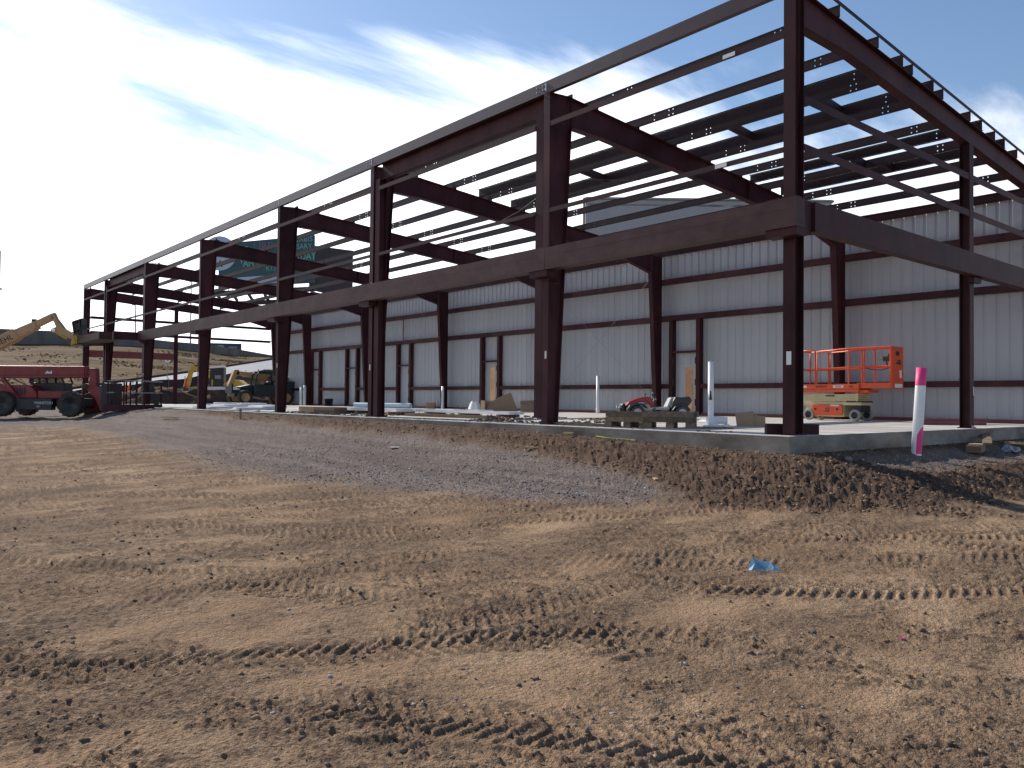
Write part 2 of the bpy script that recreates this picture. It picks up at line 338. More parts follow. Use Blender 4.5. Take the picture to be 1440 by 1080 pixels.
def build_ground():
    az0 = math.atan2(F.y, F.x)
    fine = np.linspace(-R(47), R(47), 1050); coarse = np.linspace(R(47), 2*np.pi-R(47), 70)[1:-1]
    ang = az0+np.concatenate([fine, coarse]); na = len(ang)
    rr = [1.6]
    while rr[-1] < 4000:
        r = rr[-1]; rr.append(r+max(0.011, min(r*r/1350*(1 if r < 30 else 1.6), r*0.12)))
    rr = np.array(rr); nr = len(rr)
    Rg, A = np.meshgrid(rr, ang, indexing='ij')
    X = CAM.x+Rg*np.cos(A); Y = CAM.y+Rg*np.sin(A)
    z, g, b, mk = full_h(X.ravel(), Y.ravel())
    V = np.stack([X.ravel(), Y.ravel(), z], 1)
    c = len(V); V = np.vstack([V, [[CAM.x, CAM.y, float(base_h(CAM.x, CAM.y))]]])
    i = np.arange(nr-1)[:, None]*na; j = np.arange(na)[None, :]; jn = (j+1) % na
    Q = np.stack([(i+j), (i+na+j), (i+na+jn), (i+jn)], -1).reshape(-1, 4)
    me = bpy.data.meshes.new('ground')
    nq = len(Q); nt_ = na
    me.vertices.add(len(V)); me.vertices.foreach_set('co', V.astype(np.float32).ravel())
    tri = np.stack([np.full(na, c), np.arange(na), (np.arange(na)+1) % na], 1)
    me.loops.add(nq*4+nt_*3); me.loops.foreach_set('vertex_index', np.concatenate([Q.ravel(), tri.ravel()]).astype(np.int32))
    me.polygons.add(nq+nt_)
    me.polygons.foreach_set('loop_start', np.concatenate([np.arange(nq)*4, nq*4+np.arange(nt_)*3]).astype(np.int32))
    me.polygons.foreach_set('use_smooth', np.ones(nq+nt_, bool))
    me.update(calc_edges=True)
    for nm, arr in (('gravel', g), ('berm', b), ('clod', mk)):
        at = me.attributes.new(nm, 'FLOAT', 'POINT'); at.data.foreach_set('value', np.append(arr, 0).astype(np.float32))
    o = bpy.data.objects.new('ground', me); COL.objects.link(o); o['kind'] = 'structure'
    m = bpy.data.materials.new('site_dirt'); m.use_nodes = True; t = m.node_tree; P = t.nodes['Principled BSDF']
    P.inputs['Roughness'].default_value = 0.95; P.inputs['Specular IOR Level'].default_value = 0.04
    def n_(k, **kw):
        q = t.nodes.new(k)
        for a_, b_ in kw.items(): setattr(q, a_, b_)
        return q
    geo = n_('ShaderNodeNewGeometry')
    def noise(sc, de=5, ro=0.6, st=(1, 1, 1)):
        mm = n_('ShaderNodeMapping'); mm.inputs['Scale'].default_value = st; t.links.new(geo.outputs['Position'], mm.inputs[0])
        q = n_('ShaderNodeTexNoise'); q.inputs['Scale'].default_value = sc; q.inputs['Detail'].default_value = de; q.inputs['Roughness'].default_value = ro
        t.links.new(mm.outputs[0], q.inputs['Vector']); return q.outputs[0]
    def ramp(x, stops):
        q = n_('ShaderNodeValToRGB'); e = q.color_ramp.elements
        while len(e) < len(stops): e.new(0.5)
        for k, (p, c_) in enumerate(stops): e[k].position = p; e[k].color = (*c_, 1)
        t.links.new(x, q.inputs[0]); return q.outputs[0]
    def mix(f, a_, b_):
        q = n_('ShaderNodeMix', data_type='RGBA')
        (t.links.new(f, q.inputs[0]) if not isinstance(f, float) else setattr(q.inputs[0], 'default_value', f))
        t.links.new(a_, q.inputs[6]); t.links.new(b_, q.inputs[7]); return q.outputs[2]
    def att(nm): q = n_('ShaderNodeAttribute', attribute_name=nm); return q.outputs['Fac']
    def ma(op, a_, b_, cl=True):
        q = n_('ShaderNodeMath', operation=op); q.use_clamp = cl
        for k, x in enumerate((a_, b_)):
            if isinstance(x, float): q.inputs[k].default_value = x
            else: t.links.new(x, q.inputs[k])
        return q.outputs[0]
    crust = ramp(noise(0.9, 6, 0.62), [(0.3, (0.23, 0.152, 0.096)), (0.5, (0.37, 0.245, 0.153)), (0.7, (0.46, 0.322, 0.205))])
    loose = ramp(noise(7, 5, 0.7), [(0.3, (0.11, 0.074, 0.052)), (0.7, (0.22, 0.15, 0.1))])
    speck = noise(34, 3, 0.7)
    f1 = ma('MULTIPLY', att('clod'), ma('ADD', ma('MULTIPLY', speck, 1.4), 0.25))
    # damp grey-brown areas, drawn out along the direction of travel
    mmr = n_('ShaderNodeMapping'); mmr.inputs['Rotation'].default_value = (0, 0, R(37)); mmr.inputs['Scale'].default_value = (0.55, 1.7, 1); t.links.new(geo.outputs['Position'], mmr.inputs[0])
    nd1 = n_('ShaderNodeTexNoise'); nd1.inputs['Scale'].default_value = 0.9; nd1.inputs['Detail'].default_value = 7; nd1.inputs['Roughness'].default_value = 0.66; t.links.new(mmr.outputs[0], nd1.inputs['Vector'])
    brn = ramp(nd1.outputs[0], [(0.46, (0, 0, 0)), (0.585, (1, 1, 1))])
    soil = mix(ma('MULTIPLY', brn, 0.5), crust, ramp(noise(12, 4), [(0.3, (0.13, 0.092, 0.066)), (0.7, (0.25, 0.18, 0.125))]))
    dk = ramp(noise(9, 3), [(0.3, (0.062, 0.042, 0.031)), (0.7, (0.13, 0.09, 0.063))])
    big = ramp(noise(0.28, 3, 0.6), [(0.38, (0, 0, 0)), (0.62, (1, 1, 1))])
    cr = None; hts = []
    for sc_, lo_, hi_, k_, seed_ in ((8.5, 0.54, 0.63, 0.8, 1.0), (17, 0.53, 0.62, 0.8, 1.3), (33, 0.53, 0.63, 0.7, 0.9), (62, 0.54, 0.66, 0.6, 1.1)):
        nz_ = noise(sc_, 3, 0.72, (seed_, 1/seed_, 1)); hts.append(nz_)
        c_ = ramp(nz_, [(lo_, (0, 0, 0)), (hi_, (1, 1, 1))])
        f_ = ma('MULTIPLY', c_, ma('MULTIPLY', ma('ADD', ma('MULTIPLY', brn, 0.85), ma('ADD', ma('MULTIPLY', big, 0.12), 0.07)), k_))
        soil = mix(f_, soil, dk)
    chips = ramp(noise(27, 2, 0.6, (1.2, 0.8, 1)), [(0.66, (0, 0, 0)), (0.72, (1, 1, 1))])
    soil = mix(ma('MULTIPLY', chips, 0.4), soil, ramp(noise(5, 2), [(0.3, (0.42, 0.33, 0.23)), (0.7, (0.50, 0.42, 0.33))]))
    soil = mix(f1, soil, loose)
    fine_ = ramp(noise(60, 4, 0.75), [(0.3, (0.72, 0.72, 0.72)), (0.62, (1.1, 1.1, 1.1))])
    gr = ramp(noise(46, 3, 0.8), [(0.33, (0.055, 0.044, 0.042)), (0.5, (0.205, 0.168, 0.148)), (0.66, (0.43, 0.365, 0.32))])
    gst = ramp(noise(1.0, 6, 0.65, (2.6, 0.22, 1)), [(0.42, (0, 0, 0)), (0.6, (1, 1, 1))])
    gd = mix(ma('MULTIPLY', gst, 0.5), gr, ramp(noise(20, 3), [(0.3, (0.08, 0.06, 0.051)), (0.7, (0.17, 0.13, 0.108))]))
    col = mix(att('gravel'), soil, gd)
    bm_ = ramp(noise(5, 6, 0.7), [(0.3, (0.07, 0.045, 0.033)), (0.55, (0.135, 0.09, 0.065)), (0.75, (0.23, 0.156, 0.11))])
    col = mix(att('berm'), col, bm_)
    mu = n_('ShaderNodeMix', data_type='RGBA', blend_type='MULTIPLY'); mu.inputs[0].default_value = 1.0
    t.links.new(col, mu.inputs[6]); t.links.new(fine_, mu.inputs[7]); t.links.new(mu.outputs[2], P.inputs['Base Color'])
    h = ma('ADD', ma('ADD', ma('MULTIPLY', hts[1], 1.2, False), ma('MULTIPLY', hts[2], 0.8, False), False), ma('MULTIPLY', noise(95, 3, 0.7), 0.4, False), False)
    bp = n_('ShaderNodeBump'); bp.inputs['Strength'].default_value = 0.9; bp.inputs['Distance'].default_value = 0.03
    t.links.new(h, bp.inputs['Height']); t.links.new(bp.outputs[0], P.inputs['Normal'])
    me.materials.append(m)
build_ground()

# ------------------------------------------------------------------ floor slab
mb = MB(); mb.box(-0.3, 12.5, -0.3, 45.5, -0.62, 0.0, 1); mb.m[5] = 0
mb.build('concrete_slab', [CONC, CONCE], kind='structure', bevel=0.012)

# ------------------------------------------------------------------ steel building
YF = [0.0, 5.385, 12.295, 18.245, 25.598, 33.065, 40.423, 45.166]      # left edge of each front column flange
YC = [y-0.09 for y in YF]
WB = 11.96
zr = lambda x: 6.78-0.085*x                                            # top of rafters
bld = thing('steel_building', 'long unfinished dark red steel frame building with open roof and pale sheeted back wall', 'building')
sheet_wall = None

def ibeam(mb, p, q, depth, fw, tw=0.012, tf=0.014, up=(0, 0, 1)):
    """I section from p to q; depth measured along up"""
    p = Vector(p); q = Vector(q); d = (q-p).normalized(); u = (Vector(up)-d*d.dot(Vector(up))).normalized()
    mb.beam(p, q, tw, depth-2*tf-0.002, u)
    for s in (1, -1): mb.beam(p+u*s*(depth-tf)/2, q+u*s*(depth-tf)/2, fw, tf, u)
def bolts(mb, pts, axis, r=0.014, h=0.012):
    for p in pts: mb.tube([p, Vector(p)+Vector(axis)*h], r, 6)

def front_column(i):
    y = YC[i]; mb = MB(); b0, b1, zt = 0.30, (0.62 if 0 < i < 7 else 0.34), 6.68
    mb.box(0, 0.014, y-0.09, y+0.09, 0.02, zt)
    A, B, E = (1, 0, 0), (0, 0, 1), (0, 0.012, 0)
    zk = 6.12
    mb.prism([(0.0145, 0.02), (b0-0.014, 0.02), (b1-0.014, zk), (b1-0.014, zr(b1)-0.02), (0.0145, zt)], A, B, (0, y-0.006, 0), E)
    mb.prism([(b0-0.0135, 0.02), (b0, 0.02), (b1, zk), (b1-0.0135, zk)], A, B, (0, y-0.09, 0), (0, 0.18, 0))
    mb.prism([(b1-0.0135, zk+0.003), (b1+0.006, zk+0.003), (b1+0.006, zr(b1)+0.07), (b1-0.0135, zr(b1)+0.07)], A, B, (0, y-0.10, 0), (0, 0.20, 0))
    mb.prism([(0.0, zt+0.001), (0, zt+0.014), (b1, zr(b1)+0.012), (b1, zr(b1))], A, B, (0, y-0.085, 0), (0, 0.17, 0))
    for zz in (2.9, 3.6): mb.box(0.015, b0, y-0.08, y-0.0065, zz, zz+0.01)
    mb.box(-0.02, b0+0.02, y-0.12, y+0.12, 0.002, 0.0195)
    o = mb.build('column', PRIMER, bld)
    s = MB(); zz = [1.07, 1.32, 1.24, 1.45, 1.3, 1.4, 1.3, 1.3][i]
    s.box(-0.003, -0.0006, y-0.07+0.02*(i % 3), y+0.02*(i % 3)-0.02, zz, zz+0.15); s.build('tag', TAG, o)
    k = MB(); bolts(k, [(-0.014, y+a, z) for a in (-0.05, 0.05) for z in (2.98, 3.02, 3.52, 3.56)], (-1, 0, 0)); k.build('bolts', GALV, o, kind='stuff')
    return o
for i in range(1, 8): front_column(i)

def wide_column(x0, x1, y0, y1, z1, flange_axis='x', name='column', parent=bld, z0=0.02):
    mb = MB(); t = 0.014
    if flange_axis == 'x':
        mb.box(x0, x0+t, y0, y1, z0, z1); mb.box(x1-t, x1, y0, y1, z0, z1); ym = (y0+y1)/2; mb.box(x0+t+.001, x1-t-.001, ym-0.006, ym+0.006, z0, z1)
    else:
        mb.box(x0, x1, y0, y0+t, z0, z1); mb.box(x0, x1, y1-t, y1, z0, z1); xm = (x0+x1)/2; mb.box(xm-0.006, xm+0.006, y0+t+.001, y1-t-.001, z0, z1)
    mb.box(x0-0.03, x1+0.03, y0-0.03, y1+0.03, z0-0.018, z0-0.0005)
    return mb.build(name, PRIMER, parent)
c0 = wide_column(0, 0.26, -0.19, 0.0, zr(0)-0.1)
s = MB(); s.box(-0.003, -0.0006, -0.14, -0.06, 1.05, 1.25); s.build('tag', TAG, c0)
ew = wide_column(6.54, 6.74, -0.20, 0.0, zr(6.6)-0.46, 'y')
s = MB(); s.box(6.70, 6.735, -0.203, -0.2006, 0.66, 0.84); s.build('tag', TAG, ew)
k = MB(); bolts(k, [(6.60, -0.22, 0.02), (6.68, -0.22, 0.02)], (0, 0, 1), 0.018, 0.03); k.build('bolts', GALV, ew, kind='stuff')
wide_column(11.7, 11.96, -0.19, 0.0, zr(12)-0.1)
wide_column(5.12, 5.32, 45.0, 45.17, zr(5.2)-0.46, 'y')

def back_column(i):
    y = YC[i]; mb = MB(); A, B = (-1, 0, 0), (0, 0, 1); b0, b1, zk = 0.26, 0.56, 5.05; zt = zr(WB)-0.03
    mb.box(WB-0.014, WB, y-0.09, y+0.09, 0.02, zt)
    mb.prism([(0.0145, 0.02), (b0-0.014, 0.02), (b1-0.014, zk), (b1-0.014, zt), (0.0145, zt)], A, B, (WB, y-0.006, 0), (0, 0.012, 0))
    mb.prism([(b0-0.0135, 0.02), (b0, 0.02), (b1, zk), (b1-0.0135, zk)], A, B, (WB, y-0.09, 0), (0, 0.18, 0))
    mb.box(WB-b1-0.006, WB-b1+0.0135, y-0.10, y+0.10, zk+0.003, zr(WB-b1)+0.05)
    mb.box(WB-b0-0.02, WB+0.02, y-0.12, y+0.12, 0.002, 0.0195)
    return mb.build('column', PRIMER, bld)
for i in range(1, 8): back_column(i)

def rafter(i):
    y = YC[i]; mb = MB(); A, B = (1, 0, 0), (0, 0, 1)
    x0, x1 = (0.63, WB-0.57) if 0 < i else (0.27, WB-0.02)
    if i == 7: x0 = 0.35
    dep = (lambda x: float(np.interp(x, [0.3, 1.6, 6, 10, 11.4], [0.62, 0.54, 0.50, 0.50, 0.72]))) if i else (lambda x: float(np.interp(x, [0.3, 1.6, 11.9], [0.54, 0.43, 0.43])))
    xs = [x0, 1.6, 3.5, 6, 8.5, 10, x1]
    top = [(x, zr(x)-0.0145) for x in xs]; bot = [(x, zr(x)-dep(x)) for x in xs]
    mb.prism(top+bot[::-1], A, B, (0, y-0.006, 0), (0, 0.012, 0))
    for a, b in zip(xs[:-1], xs[1:]):
        mb.prism([(a, zr(a)-0.014), (b, zr(b)-0.014), (b, zr(b)), (a, zr(a))], A, B, (0, y-0.09, 0), (0, 0.18, 0))
        mb.prism([(a, bot[xs.index(a)][1]-0.0145), (b, bot[xs.index(b)][1]-0.0145), (b, bot[xs.index(b)][1]-0.0005), (a, bot[xs.index(a)][1]-0.0005)], A, B, (0, y-0.09, 0), (0, 0.18, 0))
    if i:
        mb.box(x0-0.009, x0-0.0005, y-0.1, y+0.1, zr(x0)-dep(x0)-0.05, zr(x0)+0.06)
        mb.box(6.99, 7.01, y-0.1, y+0.1, zr(7)-0.46, zr(7)+0.004)
    return mb.build('rafter', PRIMER, bld)
for i in range(8): rafter(i)

# purlins: one piece per bay, with the lap bolt holes left open
PX = [1.32, 2.64, 3.96, 5.28, 6.60, 7.92, 9.24, 10.56]
def zed(x, ya, yb, holes, name='purlin', off=0.0, flip=1, ends=False):
    mb = MB(); z0 = zr(x)+0.004+off; H = 0.2; hs = 0.011
    ys = sorted(set([ya, yb]+[h+s_ for h in holes for s_ in (-hs, hs)])); ys = [q for q in ys if ya <= q <= yb]
    zs = [0.0, 0.05-hs, 0.05+hs, 0.15-hs, 0.15+hs, H]
    x0 = x+off
    for a, b in zip(ys[:-1], ys[1:]):
        hole = any(abs((a+b)/2-h) < hs*0.9 for h in holes)
        if not hole:
            mb.add([(x0, a, z0), (x0, b, z0), (x0, b, z0+H), (x0, a, z0+H)], [(0, 1, 2, 3)])
        else:
            for k in (0, 2, 4): mb.add([(x0, a, z0+zs[k]), (x0, b, z0+zs[k]), (x0, b, z0+zs[k+1]), (x0, a, z0+zs[k+1])], [(0, 1, 2, 3)])
    w = 0.062*flip
    mb.box(min(x0+0.002, x0-w), max(x0+0.002, x0-w), ya, yb, z0-0.003, z0)
    mb.box(min(x0-0.002, x0+w), max(x0-0.002, x0+w), ya, yb, z0+H, z0+H+0.003)
    return mb.build(name, PURLIN, bld)
for x in PX:
    for b in range(7):
        ya = YC[b]-(0.11 if b == 0 else 0.0); yb = YC[b+1]+(0.32 if b < 6 else 0.05)
        hs = []
        for yy, lo in ((YC[b], False), (YC[b+1], True)):
            if lo: hs += [yy-0.58, yy-0.98, yy-1.09]
        if b == 0: hs += [YC[0]+0.35, YC[0]+0.95, YC[0]+1.06]
        zed(x, ya, yb, hs, off=0.004*(b % 2))
for x, ya, yb in ((3.56, -0.2, 12.15), (4.84, -0.2, 12.2), (7.2, -0.2, 5.32), (8.48, -0.2, 5.22)):
    zed(x, ya, yb, [0.3, 0.7], name='extra_purlin', flip=-1, off=0.001)
for xa, xb, y in ((3.965, 4.835, 3.68), (3.965, 4.835, 1.58), (3.965, 4.835, 8.25), (7.205, 7.915, 2.6), (7.925, 8.475, 2.2)):
    mb = MB(); mb.beam((xa, y, zr(xa)+0.1), (xb, y, zr(xb)+0.1), 0.005, 0.196)
    for s_ in (0, 1): mb.beam((xa, y+0.035, zr(xa)+0.003+0.19*s_), (xb, y+0.035, zr(xb)+0.003+0.19*s_), 0.065, 0.004)
    mb.build('opening_trimmer', PURLIN, bld)
for i in range(1, 7):                                                  # purlin clips standing on the rafters
    mb = MB()
    for x in PX: mb.box(x+0.012, x+0.09, YC[i]-0.085, YC[i]-0.079, zr(x)-0.001, zr(x)+0.17)
    mb.build('purlin_clips', PRIMER, bld, kind='stuff')
# eave strut, rake angle
for b in range(7):
    ya = YC[b]-(0.13 if b == 0 else 0); yb = YC[b+1]+(0.09 if b == 6 else -0.004)
    mb = MB(); mb.prism([(0.0, 6.695), (0.10, 6.695), (0.10, 6.70), (0.006, 6.70), (0.006, 6.935), (0.10, 6.925), (0.10, 6.93), (0.0, 6.94)], (1, 0, 0), (0, 0, 1), (0, ya, 0), (0, yb-ya, 0))
    o = mb.build('eave_strut', EAVE, bld)
    if b: k = MB(); bolts(k, [(0, YC[b]+a, 6.82+z) for a in (0.05, 0.12, 0.3) for z in (-0.04, 0.05)], (-1, 0, 0), 0.012); k.box(-0.006, -0.0005, YC[b]+0.02, YC[b]+0.035, 6.74, 6.90); k.build('bolts', GALV, o, kind='stuff')
    mb = MB(); mb.prism([(WB+0.17, zr(WB)-0.02), (WB+0.07, zr(WB)-0.02), (WB+0.07, zr(WB)-0.015), (WB+0.164, zr(WB)-0.015), (WB+0.164, zr(WB)+0.2), (WB+0.07, zr(WB)+0.205), (WB+0.07, zr(WB)+0.21), (WB+0.17, zr(WB)+0.21)], (1, 0, 0), (0, 0, 1), (0, YC[b]-(0.13 if b == 0 else 0), 0), (0, YC[b+1]-YC[b]-0.004+(.13 if b == 0 else 0), 0))
    mb.build('eave_strut', PRIMER, bld)
mb = MB(); mb.beam((0.1, YC[0]-0.115, zr(0.1)+0.21), (WB+0.1, YC[0]-0.115, zr(WB+0.1)+0.21), 0.004, 0.06); mb.beam((0.1, YC[0]-0.09, zr(0.1)+0.239), (WB+0.1, YC[0]-0.09, zr(WB+0.1)+0.239), 0.06, 0.004)
mb.build('rake_angle', PURLIN, bld)

# front girts (two lines above the canopy beam), endwall girts
def girt(p, q, depth_axis, name='girt', mat_=PRIMER, h=0.075):
    p = Vector(p); q = Vector(q); D = Vector(depth_axis)
    mb = MB(); mb.beam(p, p+(q-p), 0.006, h, (0, 0, 1))
    mb.beam(p+D/2+Vector((0, 0, h/2-0.002)), q+D/2+Vector((0, 0, h/2-0.002)), D.length-0.008, 0.005)
    mb.beam(p+D+Vector((0, 0, h/2+0.03)), q+D+Vector((0, 0, h/2+0.03)), 0.005, 0.07)
    return mb.build(name, mat_, bld)
for zg in (6.05, 4.30):
    for b in range(7):
        if zg < 5 and b == 6: continue
        o = girt((0.004, YC[b]+(0.094 if b not in (1, 5) else 0.36), zg), (0.004, YC[b+1]-(0.094 if b not in (1, 5) else 0.36), zg), (0.2, 0, 0), mat_=GIRT, h=0.10 if zg > 5 else 0.085)
        if b == 0:
            s = MB(); s.box(-0.004, -0.0006, YC[0]+(0.95 if zg > 5 else 1.1), YC[0]+(1.18 if zg > 5 else 1.32), zg-0.03, zg+0.035); s.build('tag', TAG, o)
o = girt((0.004, YC[6]+0.094, 4.30), (0.004, YC[7]-0.094, 4.3), (0.2, 0, 0), mat_=GIRT)
for zg in (5.08, 4.34):
    for xa, xb in ((0.27, 6.53), (6.75, 11.69)):
        girt((xa, -0.19, zg), (xb, -0.19, zg), (0, 0.17, 0), h=0.13)
for zg in (5.03, 4.17):
    for xa, xb in ((0.36, 5.11), (5.33, 11.38)): girt((xa, 45.14, zg), (xb, 45.14, zg), (0, -0.1, 0), h=0.09)
# canopy beams along the front: one box section per bay with splice plates on each column
YB = [-0.365, 5.05, 12.0, 18.4, 25.4, 33.1]
def canopy_beam(ya, yb, x0=-0.25, z0=3.06, z1=3.49, name='canopy_beam', parent=bld):
    mb = MB(); zs = z0+(z1-z0)*0.62
    mb.box(x0, -0.012, ya, yb, z0, zs-0.004); mb.box(x0+0.002, -0.014, ya, yb, zs-0.004, zs+0.003); mb.box(x0, -0.012, ya, yb, zs+0.003, z1)
    return mb.build(name, HEADER, parent)
for a, b in zip(YB[:-1], YB[1:]): canopy_beam(a+0.004, b-0.004)
for i in range(6):
    y = YC[i]; mb = MB()
    mb.box(-0.17, 0.02 if i else -0.004, y-0.22, y+0.28, 3.495, 3.53); mb.build('beam_cap_plate', PRIMER, bld)
    mb = MB(); mb.box(-0.22, -0.004, y-0.27, y+0.25, 2.94, 3.055); mb.build('beam_bracket', PRIMER, bld)
# right-hand end canopy beam
mb = MB(); mb.box(0.28, 6.6, -0.36, -0.215, 3.06, 3.49); mb.box(6.604, 12.2, -0.36, -0.215, 3.06, 3.49); mb.box(0.28, 12.2, -0.38, -0.2, 3.048, 3.058)
mb.build('canopy_beam', PRIMER, bld)
mb = MB(); mb.box(6.5, 6.86, -0.30, -0.205, 2.93, 3.04); mb.build('beam_bracket', PRIMER, bld)
mb = MB(); mb.box(0.06, 0.27, -0.31, -0.20, 3.0, 3.5); mb.build('beam_bracket', PRIMER, bld)
mb = MB(); mb.box(0.3, 5.1, 45.02, 45.16, 2.74, 3.14); mb.build('far_end_beam', REDPR, bld)
mb = MB(); mb.box(-1.3, -0.26, 32.95, 33.15, 3.07, 3.44); mb.build('canopy_return_beam', PRIMER, bld)
# portal frames in bays two and six
for a, b in ((1, 2), (5, 6)):
    for y in (YC[a]+0.24, YC[b]-0.24):
        wide_column(0.03, 0.26, y-0.11, y+0.11, 6.32, 'x', 'portal_leg', z0=0.14 if y < 6 else 0.02)
    mb = MB(); ya, yb = YC[a]+0.2, YC[b]-0.2
    ibeam(mb, (0.20, ya, 6.53), (0.20, yb, 6.53), 0.45, 0.16); mb.build('portal_beam', PRIMER, bld)
# brace rods
def rod(p, q, r=0.008): MB().tube([p, q], r*0.6, 6).build('brace_rod', LAMPG, bld)
rod((11.90, YC[2]+0.1, 0.4), (11.90, YC[3]-0.1, 5.2)); rod((11.88, YC[2]+0.1, 5.2), (11.88, YC[3]-0.1, 0.4))
for b in (1, 5):
    rod((0.9, YC[b]+.1, zr(1)-.12), (6.5, YC[b+1]-.1, zr(6.5)-.14)); rod((0.9, YC[b+1]-.1, zr(1)-.14), (6.5, YC[b]+.1, zr(6.5)-.12))
MB().tube([(3.4, 8.9, 6.45), (3.5, 9.3, 6.0), (3.2, 9.9, 5.6), (2.9, 10.6, 5.3)], 0.008, 5).build('loose_cable', LAMPG, bld)

# back wall: ribbed sheets, girts, framed openings
sheet_wall = bpy.data.objects.new('sheeted_wall', None); COL.objects.link(sheet_wall); sheet_wall.parent = bld
SLOTS = [(10.86, 11.24, 0.12, 1.70), (21.95, 22.32, 0.2, 1.95)]
def sheet(y0, w=0.914):
    mb = MB(); n = 3; p = w/n
    for k in range(n):
        a = y0+k*p; prof = [(a, 0), (a+p-0.10, 0), (a+p-0.075, 0.019), (a+p-0.03, 0.019), (a+p, 0)]
        for (ya, da), (yb, db) in zip(prof[:-1], prof[1:]):
            zs = [(0.03, 5.76)]
            for s0, s1, za, zb in SLOTS:
                if ya < s1-0.02 and yb > s0+0.02 and da == 0 == db:
                    if ya < s0-0.01: mb.add([(12.17, ya, za), (12.17, s0, za), (12.17, s0, zb), (12.17, ya, zb)], [(0, 1, 2, 3)])
                    if yb > s1+0.01: mb.add([(12.17, s1, za), (12.17, yb, za), (12.17, yb, zb), (12.17, s1, zb)], [(0, 1, 2, 3)])
                    zs = [(0.03, za), (zb, 5.76)]
                elif ya >= s0-0.01 and yb <= s1+0.01: zs = [(0.03, za), (zb, 5.76)]
            for za, zb in zs: mb.add([(12.17+da, ya, za), (12.17+db, yb, za), (12.17+db, yb, zb), (12.17+da, ya, zb)], [(0, 1, 2, 3)])
    return mb.build('wall_sheet', PANEL, sheet_wall)
y = -0.28
while y < 45.1: sheet(y); y += 0.914
def cee(p0, p1, w, t, parent, name, mat_=PRIMER, face='y'):
    """channel with its web to the room"""
    mb = MB(); (x0, y0, z0), (x1, y1, z1) = p0, p1
    mb.box(x0, x1, y0, y1, z0, z1); return mb.build(name, mat_, parent)
def hgirt(ya, yb, z, h=0.19):
    mb = MB(); mb.box(11.975, 11.981, ya, yb, z-h/2, z+h/2); mb.box(11.9815, 12.155, ya, yb, z+h/2-0.006, z+h/2); mb.box(11.9815, 12.155, ya, yb, z-h/2, z-h/2+0.006)
    mb.box(12.149, 12.155, ya, yb, z-h/2+0.0065, z-h/2+0.04); return mb.build('girt', PRIMER, sheet_wall)
DOORS = [(10.60, 11.62), (21.59, 22.69), (28.92, 30.0), (34.55, 35.64), (39.19, 40.24)]
ends = [-0.2]+[v for y in YC[1:] for v in (y,)]
for a, b in zip([-0.25]+YC[1:-1], YC[1:]):
    for z in (3.46, 4.79): hgirt(a+0.003, b-0.003, z)
    cuts = [d for d in DOORS if a < d[0] < b]; s0 = a+0.003
    for d0, d1 in cuts: hgirt(s0, d0-0.165, 1.02, 0.16); s0 = d1+0.165
    hgirt(s0, b-0.003, 1.02, 0.16)
    mb = MB(); mb.box(12.02, 12.155, a+0.003, b-0.003, 0.004, 0.01); mb.box(12.02, 12.026, a+0.003, b-0.003, 0.0105, 0.10); mb.build('base_angle', REDPR, sheet_wall)
for d0, d1 in DOORS:
    fr = bpy.data.objects.new('framed_opening', None); COL.objects.link(fr); fr.parent = bld
    for y0 in (d0-0.16, d1):
        mb = MB(); mb.box(11.95, 12.15, y0, y0+0.16, 0.005, 3.36); mb.build('jamb', PRIMER, fr)
    mb = MB(); mb.box(11.96, 12.14, d0+0.002, d1-0.002, 2.20, 2.27); mb.build('header', PRIMER, fr)
    mb = MB()
    for y0 in (d0+0.002, d1-0.042):
        for z in (0.35, 1.05, 1.8): mb.box(11.955, 12.0, y0, y0+0.04, z, z+0.22)
    mb.build('jamb_clips', PRIMER, fr, kind='stuff')
mb = MB(); mb.box(11.99, 12.03, 29.55, 29.60, 3.57, 4.68); mb.build('girt_tie', REDPR, sheet_wall)

# ------------------------------------------------------------------ beyond the wall
def mound(name, cx, cy, rx, ry, h, mat_, label, zb=-0.5, rough=0.25, seed=0, kind=None):
    nu, nv = 36, 14; vs = []; fs = []
    for j in range(nv+1):
        t = j/nv
        for i in range(nu):
            a = 2*math.pi*i/nu; x = math.cos(a)*t; y_ = math.sin(a)*t
            q = fbm(np.array([x*2.2+seed]), np.array([y_*2.2]), 1.0, 4, seed % 40)[0]
            z = h*(max(0, 1-t*t))**1.2*(1+0.5*q)+rough*q*(1-t**3)-0.15*t
            vs.append((cx+rx*x*(1+0.12*math.sin(3*a+seed)), cy+ry*y_*(1+0.1*math.cos(2*a+seed)), zb+z))
    for j in range(nv):
        for i in range(nu): fs.append((j*nu+i, j*nu+(i+1) % nu, (j+1)*nu+(i+1) % nu, (j+1)*nu+i))
    o = MB().add(vs, fs, 0, True).build(name, mat_)
    if kind: o['kind'] = kind
    else: tag(o, label, 'dirt pile')
    return o
mound('dirt_bank', 27.0, 26.0, 8.5, 26.0, 4.6, TANS, 'low tan dirt bank seen through the wall slots behind the pale sheeted wall', zb=-0.4, seed=4)
for (yy, zz, lab) in ((14.1, 0.95, 'sheet of tan plywood outside behind the wall slot above the ride-on buggy'), (27.0, 1.0, 'sheet of tan plywood outside behind the wall slot above the cardboard')):
    t = MB(); t.prism([(0, 0), (1.6, 0), (1.6, zz), (0, zz)], (0.2, 0.98, 0), (0.12, 0, 1), (16.0, yy-0.2, -0.45), (0.02, 0, 0)); tag(t.build('plywood_sheet', PLY), lab, 'plywood')

